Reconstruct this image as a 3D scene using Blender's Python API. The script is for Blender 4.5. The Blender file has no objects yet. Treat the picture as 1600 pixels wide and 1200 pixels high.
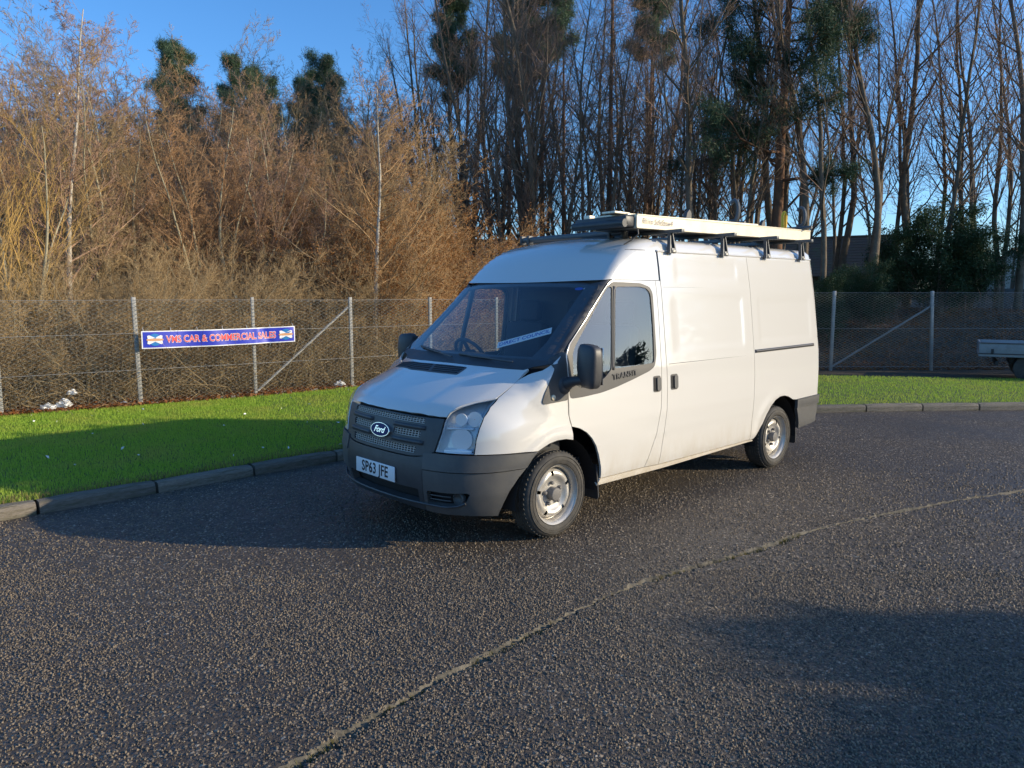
import bpy, bmesh, math, random
import numpy as np
from mathutils import Vector, Matrix, Quaternion
from mathutils.geometry import delaunay_2d_cdt

scene = bpy.context.scene
col = scene.collection
R = math.radians

# ---------------------------------------------------------------- camera
cam_d = bpy.data.cameras.new("camera")
cam = bpy.data.objects.new("camera", cam_d)
col.objects.link(cam)
cam.location = (0.0, 0.0, 1.766)
cam.rotation_euler = (R(90 - 6.73), 0, 0)
cam_d.sensor_width = 36.0
cam_d.lens = 1143.7 / 1600 * 36
cam_d.clip_start = 0.05
cam_d.clip_end = 3000
scene.camera = cam

# ---------------------------------------------------------------- sky and sun
SUN_EL = 18.0
SUN_AZ = Vector((1.0, -0.11, 0)).normalized()
SUN = Vector((SUN_AZ.x * math.cos(R(SUN_EL)), SUN_AZ.y * math.cos(R(SUN_EL)), math.sin(R(SUN_EL))))
world = bpy.data.worlds.new("World")
scene.world = world
world.use_nodes = True
wn = world.node_tree
bg = wn.nodes["Background"]
sky = wn.nodes.new("ShaderNodeTexSky")
sky.sky_type = 'NISHITA'
sky.sun_disc = False
sky.sun_elevation = R(SUN_EL)
sky.sun_rotation = math.atan2(SUN_AZ.x, SUN_AZ.y)
sky.altitude = 100
sky.air_density = 1.0
sky.dust_density = 0.65
sky.ozone_density = 6.0
hs = wn.nodes.new("ShaderNodeHueSaturation")
hs.inputs["Saturation"].default_value = 1.08
wn.links.new(sky.outputs[0], hs.inputs["Color"])
wn.links.new(hs.outputs[0], bg.inputs[0])
bg.inputs[1].default_value = 0.105
sun_d = bpy.data.lights.new("sun", 'SUN')
sun_d.energy = 2.25
sun_d.angle = R(0.53)
sun_d.color = (1.0, 0.85, 0.61)
sun = bpy.data.objects.new("sun", sun_d)
col.objects.link(sun)
sun.rotation_euler = SUN.to_track_quat('Z', 'Y').to_euler()
sun.location = (20, -4, 12)
scene.view_settings.view_transform = 'Standard'
scene.view_settings.look = 'None'
scene.view_settings.exposure = 1.25
scene.view_settings.gamma = 1.0
scene.view_settings.use_curve_mapping = False
scene.render.engine = 'CYCLES'
scene.cycles.use_denoising = True
scene.cycles.denoiser = 'OPENIMAGEDENOISE'
scene.cycles.denoising_input_passes = 'RGB_ALBEDO_NORMAL'
scene.cycles.denoising_prefilter = 'ACCURATE'
scene.cycles.max_bounces = 6
scene.cycles.transparent_max_bounces = 16
scene.cycles.sample_clamp_indirect = 6.0
scene.cycles.caustics_reflective = True
scene.cycles.blur_glossy = 0.5

rng = np.random.default_rng(7)
random.seed(7)

# ---------------------------------------------------------------- helpers
def tag(o, label=None, cat=None, group=None, kind=None):
    if label: o["label"] = label
    if cat: o["category"] = cat
    if group: o["group"] = group
    if kind: o["kind"] = kind
    return o

def empty(name, loc=(0, 0, 0), rz=0.0):
    o = bpy.data.objects.new(name, None)
    o.empty_display_size = 0.2
    col.objects.link(o)
    o.location = loc
    o.rotation_euler = (0, 0, rz)
    return o

def link(name, me, mat, parent=None):
    o = bpy.data.objects.new(name, me)
    col.objects.link(o)
    if mat is not None and not me.materials:
        me.materials.append(mat)
    if parent is not None:
        o.parent = parent
    return o

def np_mesh(name, V, faces, smooth=False):
    """faces: list of int arrays (N,k)"""
    me = bpy.data.meshes.new(name)
    V = np.asarray(V, np.float32)
    me.vertices.add(len(V))
    me.vertices.foreach_set("co", V.ravel())
    faces = [np.asarray(f, np.int32) for f in faces if len(f)]
    nl = sum(f.size for f in faces)
    me.loops.add(nl)
    me.loops.foreach_set("vertex_index", np.concatenate([f.ravel() for f in faces]))
    tot = np.concatenate([np.full(len(f), f.shape[1], np.int32) for f in faces])
    st = np.concatenate([[0], np.cumsum(tot)[:-1]]).astype(np.int32)
    me.polygons.add(len(tot))
    me.polygons.foreach_set("loop_start", st)
    me.polygons.foreach_set("loop_total", tot)
    if smooth:
        me.polygons.foreach_set("use_smooth", np.ones(len(tot), bool))
    me.update(calc_edges=True)
    return me

class MB:
    """collects simple solids, then links them as one mesh object"""
    def __init__(self):
        self.bm = bmesh.new()
    def box(self, c, s, rot=None, bev=0.0):
        M = Matrix.Translation(Vector(c))
        if rot is not None: M = M @ rot.to_4x4()
        r = bmesh.ops.create_cube(self.bm, size=1.0, matrix=M @ Matrix.Diagonal((*s, 1)))
        if bev > 0:
            es = list({e for v in r['verts'] for e in v.link_edges})
            bmesh.ops.bevel(self.bm, geom=es, offset=bev, segments=2, affect='EDGES', profile=.5)
        return self
    def tube(self, pts, rad, n=8, caps=True):
        pts = [Vector(p) for p in pts]
        rads = rad if hasattr(rad, '__len__') else [rad] * len(pts)
        rings = []
        up = None
        for i, p in enumerate(pts):
            t = (pts[min(i + 1, len(pts) - 1)] - pts[max(i - 1, 0)]).normalized()
            if up is None:
                up = t.orthogonal().normalized()
            else:
                up = (up - t * up.dot(t)).normalized()
            b = t.cross(up)
            rings.append([self.bm.verts.new(p + (up * math.cos(2 * math.pi * k / n) + b * math.sin(2 * math.pi * k / n)) * rads[i]) for k in range(n)])
        for a, b2 in zip(rings[:-1], rings[1:]):
            for k in range(n):
                self.bm.faces.new((a[k], a[(k + 1) % n], b2[(k + 1) % n], b2[k]))
        if caps:
            self.bm.faces.new(rings[0][::-1]); self.bm.faces.new(rings[-1])
        return self
    def lathe(self, prof, M=None, n=32, close=False, caps=True):
        """prof: (r, h) about local z"""
        M = M or Matrix()
        rings = [[self.bm.verts.new(M @ Vector((r * math.cos(2 * math.pi * k / n), r * math.sin(2 * math.pi * k / n), h))) for k in range(n)] for r, h in prof]
        pr = list(zip(rings[:-1], rings[1:])) + ([(rings[-1], rings[0])] if close else [])
        for a, b in pr:
            for k in range(n):
                self.bm.faces.new((a[k], a[(k + 1) % n], b[(k + 1) % n], b[k]))
        if caps and not close:
            for rg in (rings[0], rings[-1]):
                if (rg[0].co - rg[n // 2].co).length > 1e-4:
                    try: self.bm.faces.new(rg)
                    except ValueError: pass
        return self
    def poly_prism(self, pts, vec):
        """closed polygon (3D points) extruded by vec"""
        a = [self.bm.verts.new(Vector(p)) for p in pts]
        b = [self.bm.verts.new(Vector(p) + Vector(vec)) for p in pts]
        n = len(a)
        self.bm.faces.new(a); self.bm.faces.new(b[::-1])
        for k in range(n):
            self.bm.faces.new((a[k], b[k], b[(k + 1) % n], a[(k + 1) % n]))
        return self
    def build(self, name, mat, parent=None, smooth=True, angle=35):
        bmesh.ops.recalc_face_normals(self.bm, faces=self.bm.faces)
        me = bpy.data.meshes.new(name)
        self.bm.to_mesh(me); self.bm.free()
        if smooth:
            me.polygons.foreach_set("use_smooth", np.ones(len(me.polygons), bool))
            me.set_sharp_from_angle(angle=R(angle))
        return link(name, me, mat, parent)

def text_obj(name, s, mat, parent, M, size=1.0, ext=0.002, offset=0.0, xs=1.0, shear=0.0, spacing=1.0, align='CENTER'):
    cu = bpy.data.curves.new(name, 'FONT')
    cu.body = s; cu.size = size; cu.extrude = ext; cu.offset = offset; cu.shear = shear
    cu.align_x = align; cu.align_y = 'CENTER'; cu.space_character = spacing
    cu.resolution_u = 3
    t = bpy.data.objects.new("tmp", cu); col.objects.link(t)
    dg = bpy.context.evaluated_depsgraph_get()
    me = bpy.data.meshes.new_from_object(t.evaluated_get(dg))
    bpy.data.objects.remove(t)
    me.transform(M @ Matrix.Diagonal((xs, 1, 1, 1)))
    me.name = name
    me.materials.clear()
    return link(name, me, mat, parent)

# ---------------------------------------------------------------- materials
def nd(nt, typ, **kw):
    n = nt.nodes.new(typ)
    for k, v in kw.items():
        if k.startswith("i_"):
            key = k[2:]
            n.inputs[int(key) if key.isdigit() else key].default_value = v
        else:
            setattr(n, k, v)
    return n

def mat(name, color, rough=0.5, metal=0.0, noise=None, bump=None, coat=0.0, spec=0.5, coords='Object', dirt=None):
    """noise=(scale, color2, contrast) ; bump=(scale, strength, distance) ; dirt=(scale, color, lo, hi)"""
    m = bpy.data.materials.new(name); m.use_nodes = True
    nt = m.node_tree; P = nt.nodes["Principled BSDF"]
    P.inputs["Base Color"].default_value = (*color, 1)
    P.inputs["Roughness"].default_value = rough
    P.inputs["Metallic"].default_value = metal
    P.inputs["Specular IOR Level"].default_value = spec
    if coat:
        P.inputs["Coat Weight"].default_value = coat; P.inputs["Coat Roughness"].default_value = 0.04
    tc = nd(nt, "ShaderNodeTexCoord"); out = tc.outputs[coords]
    cur = None
    if noise:
        n = nd(nt, "ShaderNodeTexNoise", i_Scale=noise[0], i_Detail=6.0, i_Roughness=0.65)
        nt.links.new(out, n.inputs["Vector"])
        rp = nd(nt, "ShaderNodeMapRange", i_1=0.5 - noise[2], i_2=0.5 + noise[2])
        nt.links.new(n.outputs[0], rp.inputs[0])
        mx = nd(nt, "ShaderNodeMix", data_type='RGBA')
        mx.inputs[6].default_value = (*color, 1); mx.inputs[7].default_value = (*noise[1], 1)
        nt.links.new(rp.outputs[0], mx.inputs[0]); cur = mx.outputs[2]
    if dirt:
        n = nd(nt, "ShaderNodeTexNoise", i_Scale=dirt[0], i_Detail=8.0, i_Roughness=0.7)
        nt.links.new(out, n.inputs["Vector"])
        rp = nd(nt, "ShaderNodeMapRange", i_1=dirt[2], i_2=dirt[3])
        nt.links.new(n.outputs[0], rp.inputs[0])
        mx = nd(nt, "ShaderNodeMix", data_type='RGBA')
        if cur: nt.links.new(cur, mx.inputs[6])
        else: mx.inputs[6].default_value = (*color, 1)
        mx.inputs[7].default_value = (*dirt[1], 1)
        nt.links.new(rp.outputs[0], mx.inputs[0]); cur = mx.outputs[2]
    if cur: nt.links.new(cur, P.inputs["Base Color"])
    if bump:
        n = nd(nt, "ShaderNodeTexNoise", i_Scale=bump[0], i_Detail=5.0)
        nt.links.new(out, n.inputs["Vector"])
        b = nd(nt, "ShaderNodeBump", i_Strength=bump[1], i_Distance=bump[2])
        nt.links.new(n.outputs[0], b.inputs["Height"]); nt.links.new(b.outputs[0], P.inputs["Normal"])
    return m

def glass_mat(name, tint, ior=1.5, boost=1.0):
    m = bpy.data.materials.new(name); m.use_nodes = True
    nt = m.node_tree
    for n in list(nt.nodes):
        if n.type != 'OUTPUT_MATERIAL': nt.nodes.remove(n)
    out = nt.nodes["Material Output"]
    fr = nd(nt, "ShaderNodeFresnel")
    ge = nd(nt, "ShaderNodeNewGeometry"); mi = nd(nt, "ShaderNodeMapRange", i_3=ior, i_4=1 / ior)
    nt.links.new(ge.outputs["Backfacing"], mi.inputs[0]); nt.links.new(mi.outputs[0], fr.inputs["IOR"])
    ml = nd(nt, "ShaderNodeMath", operation='MULTIPLY', use_clamp=True); ml.inputs[1].default_value = boost
    tr = nd(nt, "ShaderNodeBsdfTransparent", i_Color=(*tint, 1))
    gl = nd(nt, "ShaderNodeBsdfGlossy", i_Roughness=0.01)
    mx = nd(nt, "ShaderNodeMixShader")
    nt.links.new(fr.outputs[0], ml.inputs[0]); nt.links.new(ml.outputs[0], mx.inputs[0])
    nt.links.new(tr.outputs[0], mx.inputs[1]); nt.links.new(gl.outputs[0], mx.inputs[2])
    nt.links.new(mx.outputs[0], out.inputs[0])
    return m

def leaf_mat(name, c1, c2, transl=0.35, rough=0.6):
    m = bpy.data.materials.new(name); m.use_nodes = True
    nt = m.node_tree; P = nt.nodes["Principled BSDF"]; out = nt.nodes["Material Output"]
    g = nd(nt, "ShaderNodeNewGeometry")
    mx = nd(nt, "ShaderNodeMix", data_type='RGBA')
    mx.inputs[6].default_value = (*c1, 1); mx.inputs[7].default_value = (*c2, 1)
    nt.links.new(g.outputs["Random Per Island"], mx.inputs[0])
    nt.links.new(mx.outputs[2], P.inputs["Base Color"]); P.inputs["Roughness"].default_value = rough
    P.inputs["Specular IOR Level"].default_value = 0.25
    t = nd(nt, "ShaderNodeBsdfTranslucent"); nt.links.new(mx.outputs[2], t.inputs[0])
    ms = nd(nt, "ShaderNodeMixShader"); ms.inputs[0].default_value = transl
    nt.links.new(P.outputs[0], ms.inputs[1]); nt.links.new(t.outputs[0], ms.inputs[2])
    nt.links.new(ms.outputs[0], out.inputs[0])
    return m

def asphalt_mat():
    m = bpy.data.materials.new("asphalt"); m.use_nodes = True
    nt = m.node_tree; P = nt.nodes["Principled BSDF"]; L = nt.links.new
    tc = nd(nt, "ShaderNodeTexCoord"); O = tc.outputs["Object"]
    # chippings: two sizes of stones
    v1 = nd(nt, "ShaderNodeTexVoronoi", i_Scale=52.0, feature='F1'); L(O, v1.inputs["Vector"])
    ve = nd(nt, "ShaderNodeTexVoronoi", i_Scale=52.0, feature='DISTANCE_TO_EDGE'); L(O, ve.inputs["Vector"])
    v2 = nd(nt, "ShaderNodeTexVoronoi", i_Scale=150.0, feature='F1'); L(O, v2.inputs["Vector"])
    big = nd(nt, "ShaderNodeTexNoise", i_Scale=0.55, i_Detail=5.0, i_Roughness=0.6); L(O, big.inputs["Vector"])
    med = nd(nt, "ShaderNodeTexNoise", i_Scale=3.5, i_Detail=5.0, i_Roughness=0.65); L(O, med.inputs["Vector"])
    # per-stone colour
    sep = nd(nt, "ShaderNodeSeparateColor"); L(v1.outputs["Color"], sep.inputs[0])
    ramp = nd(nt, "ShaderNodeValToRGB")
    e = ramp.color_ramp.elements
    e[0].position = 0.0; e[0].color = (0.05, 0.048, 0.05, 1)
    e[1].position = 1.0; e[1].color = (0.55, 0.46, 0.34, 1)
    for pos, c in ((0.35, (0.09, 0.08, 0.075)), (0.62, (0.21, 0.17, 0.13)), (0.85, (0.32, 0.26, 0.19))):
        k = e.new(pos); k.color = (*c, 1)
    L(sep.outputs[0], ramp.inputs[0])
    # bitumen between the stones
    mr = nd(nt, "ShaderNodeMapRange", i_1=0.05, i_2=0.22); L(ve.outputs["Distance"], mr.inputs[0])
    wear = nd(nt, "ShaderNodeMapRange", i_1=0.38, i_2=0.62, i_3=0.55, i_4=1.0); L(big.outputs[0], wear.inputs[0])
    mlt = nd(nt, "ShaderNodeMath", operation='MULTIPLY'); L(mr.outputs[0], mlt.inputs[0]); L(wear.outputs[0], mlt.inputs[1])
    sel = nd(nt, "ShaderNodeMath", operation='GREATER_THAN'); sel.inputs[1].default_value = 0.42; L(sep.outputs[1], sel.inputs[0])
    ml2 = nd(nt, "ShaderNodeMath", operation='MULTIPLY'); L(mlt.outputs[0], ml2.inputs[0]); L(sel.outputs[0], ml2.inputs[1])
    mx = nd(nt, "ShaderNodeMix", data_type='RGBA'); mx.inputs[6].default_value = (0.074, 0.060, 0.046, 1)
    L(ml2.outputs[0], mx.inputs[0]); L(ramp.outputs[0], mx.inputs[7])
    # dusty patches
    dm = nd(nt, "ShaderNodeMapRange", i_1=0.52, i_2=0.75, i_4=0.35); L(med.outputs[0], dm.inputs[0])
    mx2 = nd(nt, "ShaderNodeMix", data_type='RGBA'); mx2.inputs[7].default_value = (0.13, 0.11, 0.085, 1)
    L(dm.outputs[0], mx2.inputs[0]); L(mx.outputs[2], mx2.inputs[6]); L(mx2.outputs[2], P.inputs["Base Color"])
    # damp: gloss varies
    rr = nd(nt, "ShaderNodeMapRange", i_1=0.35, i_2=0.65, i_3=0.40, i_4=0.70); L(big.outputs[0], rr.inputs[0])
    L(rr.outputs[0], P.inputs["Roughness"])
    P.inputs["Specular IOR Level"].default_value = 0.32
    # relief
    sub = nd(nt, "ShaderNodeMath", operation='SUBTRACT'); sub.inputs[0].default_value = 0.62; L(v1.outputs["Distance"], sub.inputs[1])
    mm = nd(nt, "ShaderNodeMath", operation='MULTIPLY'); L(sub.outputs[0], mm.inputs[0])
    hh = nd(nt, "ShaderNodeMapRange", i_1=0.0, i_2=1.0, i_3=0.35, i_4=1.0); L(sep.outputs[1], hh.inputs[0]); L(hh.outputs[0], mm.inputs[1])
    m2 = nd(nt, "ShaderNodeMath", operation='MULTIPLY_ADD'); L(v2.outputs["Distance"], m2.inputs[0]); m2.inputs[1].default_value = -0.22; L(mm.outputs[0], m2.inputs[2])
    b = nd(nt, "ShaderNodeBump", i_Strength=1.0, i_Distance=0.011); L(m2.outputs[0], b.inputs["Height"])
    L(b.outputs[0], P.inputs["Normal"])
    return m

M = {}
M['paint'] = mat("white_paint", (0.66, 0.638, 0.59), 0.20, coat=1.0)
def grime(m):
    nt = m.node_tree; P = nt.nodes["Principled BSDF"]; L = nt.links.new
    tc = nd(nt, "ShaderNodeTexCoord"); sp = nd(nt, "ShaderNodeSeparateXYZ"); L(tc.outputs["Object"], sp.inputs[0])
    lo = nd(nt, "ShaderNodeMapRange", i_1=0.62, i_2=0.30); L(sp.outputs[2], lo.inputs[0])
    mp = nd(nt, "ShaderNodeMapping"); mp.inputs["Scale"].default_value = (1.0, 1.0, 0.35); L(tc.outputs["Object"], mp.inputs[0])
    n = nd(nt, "ShaderNodeTexNoise", i_Scale=9.0, i_Detail=8.0, i_Roughness=0.7); L(mp.outputs[0], n.inputs["Vector"])
    mr = nd(nt, "ShaderNodeMapRange", i_1=0.35, i_2=0.75); L(n.outputs[0], mr.inputs[0])
    ml = nd(nt, "ShaderNodeMath", operation='MULTIPLY'); L(lo.outputs[0], ml.inputs[0]); L(mr.outputs[0], ml.inputs[1])
    mx = nd(nt, "ShaderNodeMix", data_type='RGBA'); mx.inputs[6].default_value = P.inputs["Base Color"].default_value; mx.inputs[7].default_value = (0.52, 0.45, 0.34, 1)
    L(ml.outputs[0], mx.inputs[0]); L(mx.outputs[2], P.inputs["Base Color"])
grime(M['paint'])
M['sillpaint'] = mat("white_paint_grimy", (0.66, 0.60, 0.50), 0.4, dirt=(5.0, (0.50, 0.42, 0.30), 0.42, 0.75))
M['black'] = mat("black_plastic", (0.036, 0.037, 0.040), 0.46, noise=(9, (0.055, 0.056, 0.06), 0.2), bump=(240, 0.12, 0.002))
M['trim'] = mat("dark_grey_trim", (0.075, 0.072, 0.068), 0.55, bump=(300, 0.1, 0.002))
M['greybump'] = mat("grey_bumper_plastic", (0.075, 0.076, 0.076), 0.52, dirt=(7, (0.11, 0.105, 0.095), 0.42, 0.8), bump=(240, 0.12, 0.002))
M['rubber'] = mat("tyre_rubber", (0.030, 0.029, 0.028), 0.75, dirt=(9, (0.10, 0.088, 0.07), 0.35, 0.75), bump=(60, 0.2, 0.004))
M['steel'] = mat("wheel_steel", (0.50, 0.475, 0.43), 0.38, metal=0.4, dirt=(14, (0.30, 0.25, 0.19), 0.5, 0.8))
M['hub'] = mat("hub_cap_grey", (0.16, 0.15, 0.14), 0.55)
M['dark'] = mat("dark_void", (0.012, 0.012, 0.013), 0.8)
M['chrome'] = mat("chrome", (0.8, 0.8, 0.8), 0.12, metal=1.0)
M['meshgrey'] = mat("grille_mesh_grey", (0.50, 0.49, 0.47), 0.4, metal=0.3)
M['lampsilver'] = mat("lamp_reflector", (0.92, 0.93, 0.94), 0.18, metal=0.35)
M['lampbody'] = mat("lamp_body_grey", (0.64, 0.66, 0.68), 0.25, metal=0.25)
M['amber'] = mat("amber_bulb", (0.55, 0.16, 0.03), 0.2)
M['glass'] = glass_mat("window_glass", (0.74, 0.80, 0.78), 1.5, 2.3)
M['wsglass'] = glass_mat("windscreen_glass", (0.92, 0.94, 0.94), 1.5, 1.8)
M['lens'] = glass_mat("lamp_lens", (0.95, 0.97, 0.98), 1.45, 0.9)
M['plate'] = mat("number_plate_white", (0.78, 0.79, 0.80), 0.35)
M['ink'] = mat("plate_ink", (0.012, 0.013, 0.02), 0.4)
M['blue'] = mat("badge_blue", (0.008, 0.022, 0.12), 0.5, spec=0.2)
M['seat'] = mat("seat_fabric", (0.035, 0.037, 0.045), 0.85, noise=(60, (0.05, 0.052, 0.06), 0.2))
M['dash'] = mat("dashboard_plastic", (0.020, 0.021, 0.023), 0.6)
M['lining'] = mat("cab_lining_grey", (0.10, 0.105, 0.115), 0.8)
M['paper'] = mat("paper_white", (0.80, 0.80, 0.78), 0.7)
M['sticker'] = mat("sticker_blue", (0.03, 0.08, 0.42), 0.4)
M['orangelens'] = mat("side_repeater", (0.75, 0.62, 0.42), 0.25)
M['alu'] = mat("rack_aluminium_cream", (0.78, 0.70, 0.54), 0.4, metal=0.15, dirt=(5, (0.56, 0.48, 0.34), 0.5, 0.85))
M['rackgrey'] = mat("rack_grey_metal", (0.11, 0.115, 0.12), 0.5, metal=0.3)
M['yellow'] = mat("yellow_plastic", (0.85, 0.50, 0.015), 0.4)
M['printgrey'] = mat("faded_print", (0.24, 0.23, 0.24), 0.6)
M['asphalt'] = asphalt_mat()
M['kerb'] = mat("concrete_kerb", (0.29, 0.25, 0.195), 0.88, noise=(22, (0.17, 0.145, 0.11), 0.16), bump=(60, 0.8, 0.010), dirt=(4, (0.10, 0.095, 0.055), 0.48, 0.68), coords='Generated')
M['kerb2'] = mat("concrete_kerb_dark", (0.21, 0.185, 0.15), 0.88, noise=(18, (0.13, 0.115, 0.09), 0.16), bump=(60, 0.8, 0.010), dirt=(4, (0.08, 0.08, 0.045), 0.46, 0.68), coords='Generated')
M['soil'] = mat("lawn_soil", (0.080, 0.13, 0.018), 0.9, noise=(6, (0.06, 0.09, 0.016), 0.2), bump=(40, 0.5, 0.02))
M['forest'] = mat("woodland_floor", (0.085, 0.055, 0.032), 0.95, noise=(2.2, (0.045, 0.038, 0.022), 0.2), bump=(12, 0.8, 0.06), dirt=(9, (0.15, 0.085, 0.04), 0.5, 0.75))
M['grass'] = leaf_mat("grass_blade", (0.26, 0.43, 0.045), (0.42, 0.57, 0.075), 0.4)
def patchy(m, c3, lo, hi, sc):
    nt = m.node_tree; P = nt.nodes["Principled BSDF"]; old = P.inputs["Base Color"].links[0].from_socket
    tc = nd(nt, "ShaderNodeTexCoord"); n = nd(nt, "ShaderNodeTexNoise", i_Scale=sc, i_Detail=5.0, i_Roughness=0.65); nt.links.new(tc.outputs["Object"], n.inputs["Vector"])
    mr = nd(nt, "ShaderNodeMapRange", i_1=lo, i_2=hi); nt.links.new(n.outputs[0], mr.inputs[0])
    mx = nd(nt, "ShaderNodeMix", data_type='RGBA'); mx.inputs[7].default_value = (*c3, 1)
    nt.links.new(mr.outputs[0], mx.inputs[0]); nt.links.new(old, mx.inputs[6])
    for k in list(old.links):
        if k.to_node != mx: nt.links.new(mx.outputs[2], k.to_socket)
patchy(M['grass'], (0.44, 0.47, 0.09), 0.46, 0.72, 1.1)
M['grassdry'] = leaf_mat("dry_grass", (0.20, 0.16, 0.06), (0.30, 0.24, 0.10), 0.3)
M['moss'] = leaf_mat("moss_tuft", (0.10, 0.11, 0.02), (0.20, 0.16, 0.06), 0.3)
M['deadleaf'] = leaf_mat("dead_leaf", (0.22, 0.075, 0.022), (0.34, 0.16, 0.06), 0.25)
M['galv'] = mat("galvanised_post", (0.42, 0.41, 0.39), 0.5, metal=0.4, noise=(20, (0.30, 0.29, 0.27), 0.2))
M['postconc'] = mat("post_grey", (0.40, 0.39, 0.36), 0.7, noise=(25, (0.28, 0.27, 0.25), 0.2))
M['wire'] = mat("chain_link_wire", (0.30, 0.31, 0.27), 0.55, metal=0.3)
M['wirepale'] = mat("chain_link_wire_lit_tone", (0.40, 0.40, 0.35), 0.5, metal=0.2)  # paler copy of the wire, the lit look put into its colour
M['board'] = mat("gravel_board", (0.36, 0.33, 0.28), 0.85, noise=(8, (0.24, 0.21, 0.17), 0.2))
M['bannerblue'] = mat("banner_blue", (0.022, 0.036, 0.42), 0.4, noise=(3, (0.03, 0.05, 0.5), 0.25))
M['bannerwhite'] = mat("banner_white", (0.80, 0.80, 0.82), 0.45)
M['bannerred'] = mat("banner_red", (0.80, 0.05, 0.06), 0.45)
M['bannercyan'] = mat("banner_light_blue", (0.01, 0.18, 0.48), 0.45)
M['bannertan'] = mat("banner_tan", (0.62, 0.32, 0.16), 0.5)
M['bag'] = mat("white_plastic_bag", (0.78, 0.78, 0.76), 0.4)
M['brick'] = mat("brick_wall", (0.13, 0.075, 0.052), 0.85, noise=(14, (0.09, 0.055, 0.04), 0.2))
M['render'] = mat("house_render", (0.40, 0.36, 0.30), 0.85, noise=(3, (0.33, 0.30, 0.25), 0.2))
M['tile'] = mat("roof_tile", (0.14, 0.075, 0.045), 0.8, noise=(8, (0.10, 0.065, 0.035), 0.2), dirt=(1.5, (0.12, 0.11, 0.04), 0.5, 0.7))
M['truckwhite'] = mat("dropside_pale", (0.26, 0.285, 0.30), 0.45, dirt=(4, (0.16, 0.17, 0.17), 0.5, 0.8))
M['truckdark'] = mat("chassis_dark", (0.03, 0.03, 0.032), 0.6)
# ================================================================ the van
def smax(a, b, k):
    h = np.clip(.5 + .5 * (a - b) / k, 0, 1)
    return b + (a - b) * h + k * h * (1 - h)
def smin(a, b, k): return -smax(-a, -b, k)
def sst(a, b, x):
    t = np.clip((x - a) / (b - a), 0, 1)
    return t * t * (3 - 2 * t)
ZW = np.array([.20, .30, .42, .60, .62, .80, 1.00, 1.20, 1.22, 1.50, 1.85, 1.87, 2.02, 2.16, 2.35])
WW = np.array([.90, .935, .958, .967, .972, .980, .978, .966, .962, .930, .888, .883, .862, .838, .79])
ZF = np.linspace(.15, 2.4, 451)
def _sm(v, n):
    k = np.ones(n) / n
    return np.convolve(np.pad(v, n // 2, mode='edge'), k, 'valid')
WF = _sm(np.interp(ZF, ZW, WW), 5)
ZN = np.array([.15, .22, .30, .40, .50, .58, .70, .80, .96, 1.2])
XN = np.array([.78, .84, .885, .92, .932, .930, .905, .888, .845, .76])
XF = _sm(np.interp(ZF, ZN, XN), 15)
def press(x, z, x0, x1, z0, z1, s=.035):
    return sst(x0 - s, x0 + s, x) * (1 - sst(x1 - s, x1 + s, x)) * sst(z0 - s, z0 + s, z) * (1 - sst(z1 - s, z1 + s, z))
def F(P):
    x, y, z = P[..., 0], np.abs(P[..., 1]), P[..., 2]
    w = np.interp(z, ZF, WF)
    w = w - .075 * np.clip((x - .1) / .7, 0, 2) ** 2 - sst(1.25, 1.9, z) * .026 * np.clip((x + 1.2) / .6, 0, 2) ** 2
    w = w - .0045 * (press(x, z, -2.62, -1.48, 1.32, 1.76) + press(x, z, -4.02, -2.93, 1.34, 1.76)) - .003 * press(x, z, -2.55, -1.55, 1.93, 2.08)
    w = w + .010 * np.exp(-((np.hypot(x, z - .33) - .44) / .05) ** 2) * (z > .3) + .010 * np.exp(-((np.hypot(x + 3.3, z - .33) - .44) / .05) ** 2) * (z > .3)
    side = y - w
    nose = x - (np.interp(z, ZF, XF) - .26 * (y / .97) ** 2.6)
    xb = x - .18
    bon = (z - (1.262 - .36 * xb - .11 * xb * xb - .04 * (y / .75) ** 2 - .03 * (y / .8) ** 6 + .006 * sst(.40, .50, y + .12 * x) * (1 - sst(.7, .8, y)))) * .92
    ws = ((x - (.18 - .10 * (y / .9) ** 2.2)) + (z - 1.258) * 1.149) * .656
    dome = ((x - (-.546 - .09 * (y / .85) ** 2.2)) + (z - 1.89) * 1.0) * .707
    roof = z - (2.298 + .006 * (-x - 1.0) - .035 * (y / .75) ** 2)
    lowf = smax(nose, bon, .07)
    upf = smax(smax(smin(ws, dome, .03), roof, .26), x - .30, .02)
    fr = smin(lowf, upf, .035)
    k = .04 + .21 * (1 - sst(.9, 1.2, z)) + .03 * sst(2.0, 2.2, z)
    f = smax(fr, side, k)
    rear = -x - (4.27 - .05 * sst(1.2, 2.3, z) - .03 * (y / .9) ** 2)
    return smax(f, rear, .07)
def cast(o, d, off=0.0, t1=2.2, n=120):
    o = np.asarray(o, float); d = np.asarray(d, float)
    N = len(o); lo = np.zeros(N); hi = np.zeros(N); found = np.zeros(N, bool)
    ts = np.linspace(0, t1, n)
    for a, b in zip(ts[:-1], ts[1:]):
        hit = (~found) & (F(o + d * b) <= off)
        lo[hit] = a; hi[hit] = b; found |= hit
        if found.all(): break
    hi[~found] = t1
    for _ in range(22):
        m = .5 * (lo + hi); s = F(o + d * m[:, None]) > off
        lo = np.where(s, m, lo); hi = np.where(s, hi, m)
    return o + d * hi[:, None]
def grad(P, e=.004):
    g = np.stack([F(P + np.eye(3)[i] * e) - F(P - np.eye(3)[i] * e) for i in range(3)], -1)
    return g / (np.linalg.norm(g, axis=1, keepdims=True) + 1e-12)
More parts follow.
